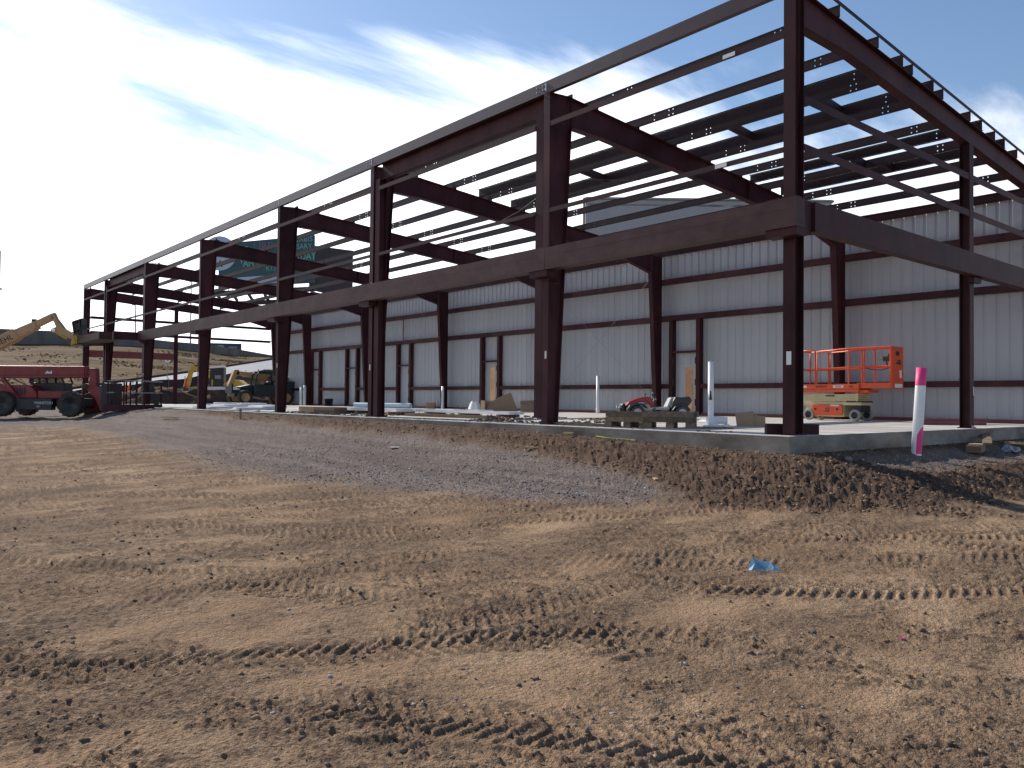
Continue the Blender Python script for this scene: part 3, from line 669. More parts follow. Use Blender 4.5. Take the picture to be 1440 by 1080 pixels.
gb = thing('grey_building', 'tall flat-topped grey clad building rising behind the open roof', 'building')
def wallp(p, q, z0, z1, name, mat_, par, th=0.3):
    p = Vector(p); q = Vector(q); d = (q-p).normalized(); n = Vector((-d.y, d.x, 0))
    mb = MB(); L_ = (q-p).length; k = int(L_/1.0)
    for i in range(k):
        a = p+d*(L_*i/k+0.006); b = p+d*(L_*(i+1)/k-0.006)
        mb.prism([(0, 0), (1, 0), (1, 1), (0, 1)], b-a, Vector((0, 0, z1-z0)), a+Vector((0, 0, z0)), n*(th if i % 2 else th-0.02))
    mb.prism([(0, 0), (1, 0), (1, 1), (0, 1)], q-p, Vector((0, 0, z1-z0)), p+Vector((0, 0, z0))+n*0.03, n*(th-0.08))
    return mb.build(name, mat_, par)
P1, P2, P3 = Vector((21.0, 25.0, 0)), Vector((25.2, 21.4, 0)), Vector((31.7, 16.2, 0))
P4, P5 = Vector((44, 31, 0)), Vector((33, 40, 0))
# stands well behind the site bank
off = Vector((24, 21, 0))
def far(p, k=1.75): return CAM.xy.to_3d()+(p-CAM.xy.to_3d())*k
P1, P2, P3 = far(P1), far(P2), far(P3); P4 = P3+Vector((14, 14, 0)); P5 = P1+Vector((14, 14, 0))
wallp(P1, P3, -0.6, 20.2, 'wall', GRAYB, gb); wallp(P3, P4, -0.6, 20.2, 'wall', GRAYB, gb); wallp(P4, P5, -0.6, 20.2, 'wall', GRAYB, gb); wallp(P5, P1, -0.6, 20.2, 'wall', GRAYB, gb)
mb = MB(); mb.prism([(0, 0), (1, 0), (1, 1), (0, 1)], P3-P1, P5-P1, P1+Vector((0, 0, 19.6)), (0, 0, 0.2)); mb.build('roof', GRAYB, gb)
mb = MB()
for a, b in ((P1, P3), (P3, P4), (P4, P5), (P5, P1)): mb.beam(a+Vector((0, 0, 20.3)), b+Vector((0, 0, 20.3)), 0.5, 0.16)
mb.build('parapet_cap', GRAYB, gb)

# ------------------------------------------------------------------ embankment, road, overpass wall
PT = [((-70, 92, 0.2), (-80, 190, 9.5)), ((-14.51, 94.57, 0.23), (-17.42, 168.65, 8.0)), ((1.55, 87.58, 0.63), (9.08, 146.34, 8.7)), ((8.09, 88.6, 1.09), (21.06, 138.88, 9.0)), ((16.74, 94.35, 2.5), (32.85, 136.82, 8.75)),
      ((27.06, 105.25, 3.97), (40.99, 139.12, 8.35)), ((46.87, 127.72, 7.02), (57.15, 151.69, 8.6)), ((60.53, 142.32, 8.87), (69.47, 160.93, 8.9)), ((120, 170, 9.2), (125, 190, 9.3))]
RD = [(-70, 78, -0.5), (-14.06, 82.44, -0.32), (0.01, 75.82, 0.12), (5.43, 75.17, 0.49), (12.99, 80.55, 1.35), (20.19, 84.92, 2.3), (35.36, 100.87, 3.83), (43.63, 106.98, 4.5), (110, 140, 5.0)]
def lerp_poly(pts, n):
    pts = [Vector(p) for p in pts]; o = []
    m = len(pts)-1
    for i in range(n+1):
        t = i/n*m; k = min(int(t), m-1); o.append(pts[k].lerp(pts[k+1], t-k))
    return o
def strip(rows, name, mat_, amp=0.0, sub=10, kind='structure'):
    n = 160; lines = [lerp_poly(r, n) for r in rows]; vs = []; fs = []; m = 0
    allrows = []
    for a, b in zip(lines[:-1], lines[1:]):
        for s_ in range(sub): allrows.append([p.lerp(q, s_/sub) for p, q in zip(a, b)])
    allrows.append(lines[-1])
    for j, rw in enumerate(allrows):
        edge = min(1, j/2, (len(allrows)-1-j)/2)
        for p in rw:
            z = p.z+(amp*edge*fbm(np.array([p.x*0.12]), np.array([p.y*0.12]), 1.0, 3, 11)[0] if amp else 0); vs.append((p.x, p.y, z))
    for j in range(len(allrows)-1):
        for i in range(n): fs.append((j*(n+1)+i, j*(n+1)+i+1, (j+1)*(n+1)+i+1, (j+1)*(n+1)+i))
    return MB().add(vs, fs, 0, True).build(name, mat_, kind=kind)
toe = [p[0] for p in PT]; top = [p[1] for p in PT]
strip([toe, top], 'grass_embankment', DRYG, 0.3, 24)
strip([top, [(x+6, y_+25, z-0.2) for x, y_, z in top]], 'overpass_deck', CONCD, 0, 3)
strip([RD, toe], 'ramp_road', ASPH, 0, 4)
strip([[(x-3, y_-9, -1.0) for x, y_, z in RD], RD], 'road_shoulder', DRYG, 0.1, 4)
ow = thing('overpass_wall', 'long grey concrete parapet wall running along the top of the grass embankment', 'wall')
hs = [2.6, 2.9, 2.5, 1.85, 1.2, 1.5, 0.6, 0.1, 0.1]
for i in range(len(top)-1):
    a, b = Vector(top[i]), Vector(top[i+1]); d = (b-a).normalized(); n = Vector((-d.y, d.x, 0)); k = max(1, int((b-a).length/9))
    for j in range(k):
        p = a.lerp(b, j/k)+d*0.03; q = a.lerp(b, (j+1)/k)-d*0.03; h0 = hs[i]+(hs[i+1]-hs[i])*j/k; h1 = hs[i]+(hs[i+1]-hs[i])*(j+1)/k
        v = [p+Vector((0, 0, -0.8)), q+Vector((0, 0, -0.8)), q+Vector((0, 0, h1)), p+Vector((0, 0, h0))]; v += [x+n*0.4 for x in v]
        MB().add(v, [(0, 1, 2, 3), (7, 6, 5, 4), (0, 4, 5, 1), (1, 5, 6, 2), (2, 6, 7, 3), (3, 7, 4, 0)]).build('wall_panel', CONCD, ow)
# dark kerb line along the top edge of the road
kl = lerp_poly(toe, 120); MB().tube([p+Vector((0, 0, 0.12)) for p in kl], 0.16, 5).build('road_kerb', MOUND, kind='structure')
# silt fence
sf = thing('silt_fence', 'low black fabric silt fence running below the pale ramp road', 'fence')
ln = lerp_poly([(x-0.6, y_-2.2, z-0.3) for x, y_, z in RD[1:7]], 70)
mb = MB()
for a, b in zip(ln[:-1], ln[1:]):
    mb.add([a-Vector((0, 0, .3)), b-Vector((0, 0, .3)), b+Vector((0, 0, 0.75+0.1*math.sin(b.x))), a+Vector((0, 0, 0.75+0.1*math.sin(a.x)))], [(0, 1, 2, 3)])
mb.build('fabric', FABRIC, sf)
for p in ln[::4]: MB().box(p.x-0.03, p.x+0.03, p.y-0.03, p.y+0.03, p.z-0.3, p.z+0.95).build('post', LUMB, sf)

# street lamps, utility pole, wire, road sign
def lamp(x, y_, z0, h, label, arm):
    t = thing('street_lamp', label, 'street lamp', (x, y_, z0), group='street lamps on the overpass')
    MB().tube([(0, 0, 0), (0, 0, h)], [0.16, 0.09], 8).build('pole', LAMPG, t)
    MB().tube([(0, 0, h-0.1), (arm*0.6, -arm*0.5, h+0.15)], 0.06, 6).build('arm', LAMPG, t)
    mb = MB(); mb.prism([(-0.35, 0), (0.35, 0), (0.28, 0.16), (-0.28, 0.16)], (0.77, -0.64, 0), (0, 0, 1), (arm*0.6, -arm*0.5-0.15, h+0.08), (0.2, 0.25, 0)); mb.build('lamp_head', LAMPG, t, 0.03)
lamp(39.4, 146.7, 8.6, 13.4, 'tall grey street lamp on the overpass just left of the small navy billboard', -1.0)
lamp(31.5, 153.4, 8.6, 8.8, 'shorter grey lamp pole on the overpass left of the far end column', -0.6)
up = thing('utility_pole', 'brown timber utility pole at the far left beyond the tan boom', 'utility pole', (4.25, 111.0, 0.3))
MB().tube([(0, 0, 0), (0, 0, 18.2)], [0.2, 0.15], 10).build('pole', POLE, up)
MB().box(-0.1, 0.35, -0.1, 0.1, 13.3, 13.5).build('insulator_bracket', LAMPG, up)
up2 = thing('utility_pole', 'brown timber utility pole standing behind the grey clad building', 'utility pole', (80.0, 75.0, -0.5))
MB().tube([(0, 0, 0), (0, 0, 19.0)], [0.22, 0.16], 10).build('pole', POLE, up2)
w0, w1 = Vector((4.5, 111.0, 13.7)), Vector((80, 75, 18.2)); pts = []
for i in range(41):
    t_ = i/40; p = w0.lerp(w1, t_); p.z -= 3.0*4*t_*(1-t_); pts.append(p)
tag(MB().tube(pts, 0.022, 5, cap=False).build('overhead_wire', LAMPG), 'thin overhead wire sagging from the timber utility pole', 'wire')
rs = thing('road_sign', 'small round-cornered white road sign with a purple symbol on a thin post below the embankment', 'road sign', (16.8, 85.1, 1.9))
MB().tube([(0, 0, -0.5), (0, 0, 2.6)], 0.035, 6).build('post', LAMPG, rs)
mb = MB(); mb.prism([(0.32*math.cos(a), 0.32*math.sin(a)) for a in [2*math.pi*k/16 for k in range(16)]], R2, (0, 0, 1), (0, -0.04, 2.6), (0.02, 0.025, 0)); mb.build('plate', TXTW, rs)
text('5', 0.5, TXTM, rs, Vector((0, -0.04, 2.6))-F*0.02, R2, (0, 0, 1), 'symbol', ex=0.004)

# ------------------------------------------------------------------ billboards
bb = thing('billboard', 'large teal roadside billboard with pale round emblem, green lettering and dark steel walkway', 'billboard', (0, 0, 0))
A0, A1 = Vector((21.6, 83.4, 0)), Vector((29.8, 76.45, 0)); bd = (A1-A0).normalized(); bn = Vector((-bd.y, bd.x, 0))*-1
if bn.dot(Vector((CAM.x, CAM.y, 0))-A0) < 0: bn = -bn
def bpnt(s_, z, o_=0.0): return A0+bd*s_+bn*o_+Vector((0, 0, z))
Lb = (A1-A0).length
mb = MB(); mb.prism([(0, 0), (1, 0), (1, 1), (0, 1)], A1-A0, Vector((0, 0, 1)), A0+Vector((0, 0, 0)), -bn*0.25)
mb = MB(); v = [bpnt(0, 12.7), bpnt(Lb, 13.4), bpnt(Lb, 18.75), bpnt(0, 17.7)]; v += [p-bn*0.3 for p in v]
mb.add(v, [(0, 1, 2, 3), (7, 6, 5, 4), (0, 4, 5, 1), (1, 5, 6, 2), (2, 6, 7, 3), (3, 7, 4, 0)]); mb.build('panel', BILLT, bb)
def disc(s_, z, r, o_, mat_, name):
    mb = MB(); mb.prism([(r*math.cos(2*math.pi*k/40), r*math.sin(2*math.pi*k/40)) for k in range(40)], bd, (0, 0, 1), bpnt(s_, z, o_), bn*0.03); return mb.build(name, mat_, bb)
em = disc(0.1, 16.6, 1.95, 0.02, BILLW, 'emblem')
def star(s_, z, r, mat_, name):
    mb = MB(); mb.prism([((r if k % 2 == 0 else r*0.4)*math.sin(math.pi*k/5), (r if k % 2 == 0 else r*0.4)*math.cos(math.pi*k/5)) for k in range(10)], bd, (0, 0, 1), bpnt(s_, z, 0.055), bn*0.02); return mb.build(name, mat_, em)
star(-0.25, 17.95, 0.42, TXTK, 'star'); star(0.2, 15.4, 0.5, TXTK, 'star')
mb = MB(); v = [bpnt(0.4, 16.4, 0.06), bpnt(1.2, 16.6, 0.06), bpnt(1.1, 17.1, 0.06), bpnt(0.4, 17.2, 0.06)]; v2 = [p+bn*.02 for p in v]; mb.add(v+v2, [(4, 5, 6, 7)]); mb.build('patch', YEL, em)
mb = MB(); v = [bpnt(-0.2, 16.4, 0.06), bpnt(0.38, 16.4, 0.06), bpnt(0.38, 17.2, 0.06), bpnt(-0.2, 17.1, 0.06)]; v2 = [p+bn*.02 for p in v]; mb.add(v+v2, [(4, 5, 6, 7)]); mb.build('patch', TXTM, em)
mb = MB(); v = [bpnt(1.4, 12.9, 0.012), bpnt(Lb-2.2, 13.5, 0.012), bpnt(Lb-2.2, 14.4, 0.012), bpnt(2.2, 13.9, 0.012)]; v += [p+bn*.02 for p in v]
mb.add(v, [(4, 5, 6, 7), (0, 4, 5, 1), (2, 6, 7, 3)]); mb.build('pale_band', BILLW, bb)
ud = (bd*0+Vector((0, 0, 1)))
rd = (bd+Vector((0, 0, 0.11))).normalized()
text('THE-URBAN', 1.35, TXTM, bb, bpnt(4.6, 17.35, 0.03), rd, ud, sx=0.95)
text('THE-', 1.05, TXTT, bb, bpnt(2.7, 17.0, 0.045), rd, ud, sx=0.8)
text('CANNABIS', 0.85, TXTT, bb, bpnt(Lb-2.2, 18.2, 0.03), rd, ud)
text('ANNIVERSARY', 0.85, TXTT, bb, bpnt(Lb-2.7, 17.35, 0.05), rd, ud, sx=0.9)
text('1 GRAM CA', 1.25, TXTG, bb, bpnt(3.2, 15.5, 0.03), rd, ud, sx=0.7, bold=0.02)
text('RTS', 1.0, TXTG, bb, bpnt(5.9, 15.0, 0.03), rd, ud, sx=0.7)
text('XXDAY', 1.25, TXTG, bb, bpnt(Lb-1.3, 16.3, 0.03), rd, ud, sx=0.7, bold=0.02)
text('LA AVE', 0.85, TXTM, bb, bpnt(2.9, 13.25, 0.05), rd, ud, sx=0.8)
# second face, walkway and mast
B0, B1 = Vector((30.1, 78.0, 0)), Vector((36.2, 79.2, 0))
mb = MB(); v = [B0+Vector((0, 0, 12.8)), B1+Vector((0, 0, 12.4)), B1+Vector((0, 0, 18.2)), B0+Vector((0, 0, 17.9))]; v += [p+Vector((0, 0.3, 0)) for p in v]
mb.add(v, [(0, 1, 2, 3), (7, 6, 5, 4), (0, 4, 5, 1), (1, 5, 6, 2), (2, 6, 7, 3), (3, 7, 4, 0)]); mb.build('second_panel', BILLK, bb)
mb = MB()
for p, q in ((bpnt(-0.5, 11.9, 0.5), bpnt(Lb+0.3, 12.6, 0.5)), (bpnt(-0.5, 11.0, -1.2), bpnt(Lb+0.3, 11.6, -1.2)), (B0+Vector((0, -.4, 12.3)), B1+Vector((0, -.4, 11.8))), (B0+Vector((0, 1, 11)), B1+Vector((0, 1, 10.6)))):
    mb.beam(p, q, 0.5, 0.45)
for k in range(7): mb.beam(bpnt(k*Lb/6, 12.0, 0.5), bpnt(k*Lb/6, 11.4, -1.2), 0.2, 0.3)
for k in range(5): p = B0.lerp(B1, k/4); mb.beam(p+Vector((0, -.4, 12.1)), p+Vector((0, 1, 10.9)), 0.2, 0.3)
mb.build('walkway_frame', BILLK, bb)
mb = MB()
for k in range(24): mb.beam(bpnt(k*Lb/23, 12.9, 0.55), bpnt(k*Lb/23, 12.15, 0.7), 0.05, 0.05)
mb.beam(bpnt(0, 12.2, 0.75), bpnt(Lb, 12.8, 0.75), 0.5, 0.05); mb.build('grating', CONCD, bb)
MB().tube([(30.2, 79.0, -0.5), (30.2, 79.0, 12.3)], 0.55, 14).build('mast', BILLK, bb)

sb = thing('billboard', 'small wide navy billboard with white lettering standing on the overpass wall', 'billboard')
a0, a1 = Vector((49.0, 165.0, 0)), Vector((54.45, 160.45, 0)); dd = (a1-a0).normalized(); L2 = (a1-a0).length
mb = MB(); v = [a0-dd*0.5+Vector((0, 0, 8.9)), a1+Vector((0, 0, 9.3)), a1+Vector((0, 0, 11.8)), a0-dd*0.5+Vector((0, 0, 11.9))]; v += [p+Vector((0.2, 0.25, 0)) for p in v]
mb.add(v, [(0, 1, 2, 3), (7, 6, 5, 4), (0, 4, 5, 1), (1, 5, 6, 2), (2, 6, 7, 3), (3, 7, 4, 0)]); mb.build('panel', NAVY, sb)
fo = Vector((-0.04, -0.05, 0))
for body, sz, s_, z in (('ATTORNEY', 0.72, 1.6, 10.25), ('LAW', 0.55, 0.8, 11.0), ('INVESTIGA', 0.5, L2*0.76, 10.95), ('405-2000', 0.55, L2*0.76, 10.25)):
    text(body, sz, TXTW, sb, a0+dd*s_+fo+Vector((0, 0, z)), dd, (0, 0, 1), sx=0.75)
mb = MB(); p = a0+dd*2.05+fo+Vector((0, 0, 10.75)); mb.prism([(0, 0), (1.35, 0), (1.35, 0.62), (0, 0.62)], dd, (0, 0, 1), p, fo*0.5); mb.build('pale_box', BILLW, sb)
mb = MB()
for s_ in (1.0, L2-1.2): p = a0+dd*s_+Vector((0.3, 0.35, 0)); mb.box(p.x-.15, p.x+.15, p.y-.15, p.y+.15, 7.5, 11)
mb.build('post', BILLK, sb)

# ------------------------------------------------------------------ machines
def Wd(u, v, dep):                                                      # a point at a given depth in front of the camera, used only here to read off positions
    return CAM+(F*1125.75+R2*(u-720)+U2*(540-v))*(dep/1125.75)
def wheel(parent, loc, r, w, rim_mat, axis=(0, 1, 0), tyre=RUBBER, lugs=0, rim=0.58):
    o = Vector(loc); ax = Vector(axis).normalized()
    mb = MB(); h = w/2
    mb.lathe([(r*rim, -h*0.8), (r*0.80, -h), (r*0.95, -h*0.92), (r, -h*0.6), (r, h*0.6), (r*0.95, h*0.92), (r*0.80, h), (r*rim, h*0.8)], o, ax, 28)
    if lugs:
        u = Vector((0, 0, 1)); s_ = ax.cross(u)
        for k in range(lugs):
            a = 2*math.pi*k/lugs
            for sg in (-1, 1):
                a2 = a+(math.pi/lugs if sg > 0 else 0); d = u*math.cos(a2)+s_*math.sin(a2); d2 = u*math.cos(a2+0.14)+s_*math.sin(a2+0.14)
                mb.beam(o+d*r*1.005+ax*sg*h*0.05, o+d2*r*1.0+ax*sg*h*0.9, r*0.09, r*0.08, d)
    t = mb.build('wheel', tyre, parent)
    mb = MB(); mb.lathe([(0.0, -h*0.35), (r*0.25, -h*0.4), (r*0.3, -h*0.55), (r*rim*0.8, -h*0.45), (r*rim, -h*0.82), (r*rim*1.02, -h*0.82)], o, ax, 24)
    mb.lathe([(0.0, h*0.35), (r*0.25, h*0.4), (r*0.3, h*0.55), (r*rim*0.8, h*0.45), (r*rim, h*0.82), (r*rim*1.02, h*0.82)], o, ax, 24)
    mb.build('rim', rim_mat, t)
    return t
XZ = ((1, 0, 0), (0, 0, 1))
def pl(mb, poly, y0, y1): return mb.prism(poly, (1, 0, 0), (0, 0, 1), (0, y0, 0), (0, y1-y0, 0))

# --- red telehandler with a work platform on its carriage
def uvp(pts, u0, v0, k): return [((u-u0)/k, (v0-v)/k) for u, v in pts]
p0 = Wd(100, 586, 34.5); RZR = math.atan2(R2.y, R2.x)
zb = gz(p0.x, p0.y); tr = thing('telehandler', 'red telehandler parked low with a railed work platform on its carriage', 'telehandler', (p0.x, p0.y, p0.z+0.0), RZR)
K = 32.6
q = lambda pts: uvp(pts, 100, 586, K)
for x in (0.0, -2.95):
    for y_ in (-0.0, 1.75): wheel(tr, (x, y_, 0.53), 0.53, 0.38, THRED if y_ > 1 else DARKM, lugs=16)
mb = MB(); mb.box(-3.5, 0.25, 0.35, 1.4, 0.42, 0.80); pl(mb, q([(8, 577), (72, 577), (72, 561), (8, 561)]), 0.0, 0.35); mb.build('chassis', THGREY, tr, 0.03)
mb = MB(); mb.beam((0, 0.2, 0.47), (0, 1.6, 0.47), 0.22, 0.22); mb.beam((-2.95, 0.2, 0.47), (-2.95, 1.6, 0.47), 0.22, 0.22); mb.build('axle', DARKM, tr, kind='stuff')
mb = MB(); pl(mb, q([(-40, 561), (46, 561), (46, 553), (36, 542), (-40, 542)]), 0.25, 0.85); mb.build('engine_cover', THRED, tr, 0.05)
mb = MB()
for k in range(6): pl(mb, q([(10+k*3.6, 556), (12+k*3.6, 556), (12+k*3.6, 546), (10+k*3.6, 546)]), 0.235, 0.26)
mb.build('grille', DARKM, tr, kind='stuff')
mb = MB(); pl(mb, q([(46, 561), (86, 561), (86, 556), (80, 550), (46, 550)]), 0.3, 1.5); mb.build('front_body', THRED, tr, 0.04)
cab = bpy.data.objects.new('cab', None); COL.objects.link(cab); cab.parent = tr
mb = MB(); pl(mb, q([(22, 553), (72, 553), (71, 538), (22, 538)]), 1.0, 1.7); mb.build('cab_shell', THGREY, cab, 0.04)
mb = MB()
for (a, b), (c, d) in (((22, 539), (22, 529)), ((71, 539), (67, 529)), ((46, 539), (46, 529))):
    for y_ in (1.0, 1.7): mb.beam(((a-100)/K, y_, (586-b)/K), ((c-100)/K, y_, (586-d)/K), 0.06, 0.06)
mb.build('cab_posts', THGREY, cab, kind='stuff')
mb = MB(); pl(mb, q([(23, 538), (70.5, 538), (67, 530), (23, 530)]), 1.02, 1.03); mb.build('window', GLASS, cab)
mb = MB(); pl(mb, q([(20, 530), (68, 530), (66, 527), (22, 527)]), 0.95, 1.75); mb.build('cab_roof', THGREY, cab, 0.03)
bo = bpy.data.objects.new('boom', None); COL.objects.link(bo); bo.parent = tr
mb = MB(); pl(mb, q([(-45, 514.5), (112, 514.5), (112, 531), (-45, 533)]), 0.30, 0.75); mb.build('outer_section', THRED, bo, 0.03)
mb = MB(); pl(mb, q([(-45, 528), (111, 526.6), (111, 527.4), (-45, 529)]), 0.285, 0.299); mb.build('wear_strip', THGREY, bo)
mb = MB(); pl(mb, q([(111, 517), (118, 517), (118, 529), (111, 529)]), 0.36, 0.69); mb.build('inner_section', THRED, bo)
mb = MB(); pl(mb, q([(113, 517), (127, 517), (128.5, 543), (138, 556), (146, 572), (143, 577), (134, 577), (128, 562), (114, 547), (108.5, 544), (107, 541), (110, 538.6), (117, 540), (119, 530), (113, 528)]), 0.36, 0.69); mb.build('boom_head', THRED, bo, 0.02)
mb = MB(); mb.tube([((113-100)/K, 0.3, (586-543)/K), ((113-100)/K, 0.355, (586-543)/K)], 0.10, 12); mb.build('pivot_pin', DARKM, bo)
mb = MB(); mb.tube([((u-100)/K, 0.33, (586-v)/K) for u, v in ((101, 531), (103, 533.5), (107, 534), (110, 532), (112, 529))], 0.02, 6); mb.build('hose', DARKM, bo)
mb = MB(); mb.tube([((120-100)/K, 0.52, (586-550)/K), ((136-100)/K, 0.52, (586-570)/K)], 0.05, 8); mb.build('tilt_cylinder', GALV, bo)
mb = MB(); mb.beam(((-2-100)/K, 0.2, (586-533)/K), ((22-100)/K, 0.2, (586-562)/K), 0.14, 0.16); mb.build('lift_cylinder', THRED, tr)
mb = MB(); mb.box(-2.65, -2.5, 1.3, 1.45, 1.3, 1.72); mb.build('exhaust', TXTW, tr)
text('MANITOU', 0.17, TXTW, tr, (-1.2, -0.004, 0.58), (1, 0, 0), (0, 0, 1))
text('MT', 0.11, TXTW, tr, (-1.42, -0.004, 0.42), (1, 0, 0), (0, 0, 1))
mb = MB(); pl(mb, [(-1.35, 1.86), (-1.25, 1.97), (-1.12, 1.92), (-1.05, 2.0), (-1.02, 1.86)], 0.292, 0.298); mb.build('emblem', TXTW, bo)
cr = bpy.data.objects.new('work_platform', None); COL.objects.link(cr); cr.parent = tr
mb = MB(); pl(mb, q([(140, 578), (154, 578), (154, 538), (140, 538)]), 0.05, 1.1); mb.build('carriage', DARKM, cr, 0.03)
mb = MB(); pl(mb, q([(150, 577), (208, 577), (208, 568), (150, 568)]), -0.3, 1.4); mb.build('platform_floor', PRIMER, cr)
for y_, us in ((-0.27, (155.5, 165, 178, 187, 196, 206.5)), (1.37, (155.5, 170, 188, 206.5))):
    for u in us: MB().beam(((u-100)/K, y_, (586-568)/K), ((u-100)/K, y_, (586-535)/K), 0.05, 0.05).build('rail_post', PRIMER, cr)
    for a, b in ((154, 166), (177, 208)):
        for v, m_ in ((535, LAMPG), (551.5, LAMPG)): MB().beam(((a-100)/K, y_, (586-v)/K), ((b-100)/K, y_, (586-v)/K), 0.05, 0.05).build('rail', PRIMER if m_ is PRIMER else LAMPG, cr)
for v in (535, 551.5): MB().beam(((207-100)/K, -0.27, (586-v)/K), ((207-100)/K, 1.37, (586-v)/K), 0.05, 0.05).build('rail', LAMPG, cr)
tag(MB().beam((Wd(212, 540, 35.5)), (Wd(221, 572, 35.5)), 0.16, 0.16).build('steel_prop', DARKM), 'short dark steel prop leaning beside the railed work platform', 'prop')

# --- tan telehandler raising a beam (mostly outside the picture)
p0 = Wd(0, 576, 43.0); K2 = 26.2
tg = thing('telehandler', 'tan telehandler with its boom raised and black fork carriage holding a steel beam', 'telehandler', (p0.x, p0.y, p0.z), RZR)
q = lambda pts: uvp(pts, 0, 576, K2)
for x in (-2.3, -5.5):
    for y_ in (-0.9, 1.0): wheel(tg, (x, y_, 0.6), 0.6, 0.42, TAN, lugs=16)
mb = MB(); mb.box(-6.4, -1.5, -0.5, 0.6, 0.55, 1.15); mb.build('chassis', TAN, tg, 0.04)
mb = MB(); mb.box(-4.6, -3.0, -1.0, -0.25, 0.9, 2.4); mb.build('cab', THGREY, tg, 0.08)
mb = MB(); mb.box(-5.9, -3.2, 0.4, 1.1, 0.9, 1.5); mb.build('engine_cover', TAN, tg, 0.06)
bo = bpy.data.objects.new('boom', None); COL.objects.link(bo); bo.parent = tg
mb = MB(); pl(mb, q([(-165, 556), (18, 462.5), (28, 474), (24, 478), (-158, 572)]), -0.22, 0.25); mb.build('outer_section', TAN, bo, 0.02)
mb = MB(); pl(mb, q([(18, 464), (48, 451), (53, 461), (26, 475)]), -0.17, 0.2); mb.build('middle_section', TAN, bo, 0.02)
mb = MB(); pl(mb, q([(40, 455), (72, 439.5), (76, 447), (50, 460)]), -0.13, 0.16); mb.build('inner_section', TAN, bo, 0.02)
mb = MB(); pl(mb, q([(36, 464), (50, 456), (51, 460), (46, 466), (38, 467)]), -0.20, -0.14); mb.build('wear_bracket', TAN, bo)
mb = MB(); mb.box((45-2)/K2, (45+3)/K2, -0.08, 0.1, (576-452)/K2, (576-448)/K2); mb.tube([(18/K2, 0, (576-461)/K2), (44/K2, 0, (576-450)/K2)], 0.012, 5); mb.build('extension_chain', DARKM, bo, kind='stuff')
mb = MB(); pl(mb, q([(69, 447), (74, 438.6), (78, 447), (89, 461), (107, 471), (106, 478), (95, 474), (85, 469.5), (79, 468), (72, 466.5), (70.5, 463.5), (74, 460), (78, 459), (75, 452)]), -0.13, 0.16); mb.build('boom_head', TAN, bo, 0.015)
mb = MB(); mb.tube([(76/K2, -0.2, (576-463.5)/K2), (76/K2, -0.132, (576-463.5)/K2)], 0.09, 12); mb.build('pivot_pin', GALV, bo)
mb = MB(); mb.tube([(80/K2, -0.1, (576-468)/K2), (93/K2, -0.1, (576-475)/K2)], 0.06, 8); mb.build('tilt_cylinder', YEL, bo)
mb = MB(); pl(mb, q([(100.5, 484.5), (110.5, 485), (110.5, 475), (107, 469), (103, 475)]), -0.25, 0.25); mb.build('carriage_bracket', YEL, tg, 0.02)
fk = bpy.data.objects.new('fork_carriage', None); COL.objects.link(fk); fk.parent = tg
for a, b in (((102.5, 452), (108, 483)), ((106, 450.5), (110.5, 470)), ((112, 448.5), (115, 470)), ((115.5, 447.5), (117.5, 484))):
    MB().beam(((a[0])/K2, 0, (576-a[1])/K2), (b[0]/K2, 0, (576-b[1])/K2), 0.5, 0.05, (1, 0, 0)).build('upright', DARKM, fk)
for a, b in (((102.5, 452), (116, 447.5)), ((105, 464.5), (117, 460)), ((107, 476), (117.5, 473)), ((107.5, 483), (118, 482))):
    MB().beam((a[0]/K2, 0, (576-a[1])/K2), (b[0]/K2, 0, (576-b[1])/K2), 0.45, 0.075).build('crossbar', DARKM, fk)
for y_ in (-0.4, 0.4): MB().beam((107/K2, y_, (576-484)/K2), (150/K2, y_, (576-483)/K2), 0.12, 0.05).build('fork', DARKM, fk)
a_ = math.radians(26.5)
text('GEHL', 0.42, TXTK, tg, (0.27, -0.226, (576-479)/K2), (math.cos(a_), 0, math.sin(a_)), (-math.sin(a_), 0, math.cos(a_)))
fb = canopy_beam(36.4, 41.3, -1.12, 3.27, 3.63, 'lifted_beam', None); tag(fb, 'loose steel canopy beam lying on the forks of the raised tan telehandler', 'steel beam')

# --- dark green telehandler with a tan boom, standing on the slab
tk = thing('telehandler', 'dark green telehandler with tan boom standing on the far end of the slab', 'telehandler', (8.85, 43.9, 0.0), math.pi)
for x in (0.0, -2.75):
    for y_ in (-0.85, 0.85): wheel(tk, (x, y_, 0.46), 0.46, 0.36, TAN, lugs=14)
mb = MB(); mb.box(-3.3, 0.55, -0.5, 0.5, 0.5, 0.95); mb.build('chassis', GREEN, tk, 0.04)
mb = MB(); mb.prism([(-2.0, 0.95), (-0.2, 0.95), (0.1, 1.15), (-0.6, 1.3), (-2.0, 1.3)], (1, 0, 0), (0, 0, 1), (0, -0.5, 0), (0, 1.0, 0)); mb.build('front_cowl', GREEN, tk, 0.04)
cab = bpy.data.objects.new('cab', None); COL.objects.link(cab); cab.parent = tk
mb = MB(); mb.box(-2.1, -0.6, 0.12, 0.9, 0.55, 1.30); mb.build('cab_tub', GREEN, cab, 0.06)
for y_ in (0.14, 0.86):
    MB().tube([(-0.65, y_, 1.28), (-0.78, y_, 1.95), (-0.95, y_, 2.08), (-1.85, y_, 2.1), (-2.0, y_, 1.98), (-2.06, y_, 1.28)], 0.055, 8).build('roll_bar', GREEN, cab)
mb = MB(); mb.box(-2.0, -0.85, 0.1, 0.9, 2.09, 2.17); mb.build('cab_roof', GREEN, cab, 0.03)
mb = MB(); mb.box(-1.75, -1.3, 0.3, 0.75, 1.3, 1.42); mb.box(-1.85, -1.72, 0.3, 0.75, 1.42, 1.85); mb.build('seat', DARKM, cab, 0.03)
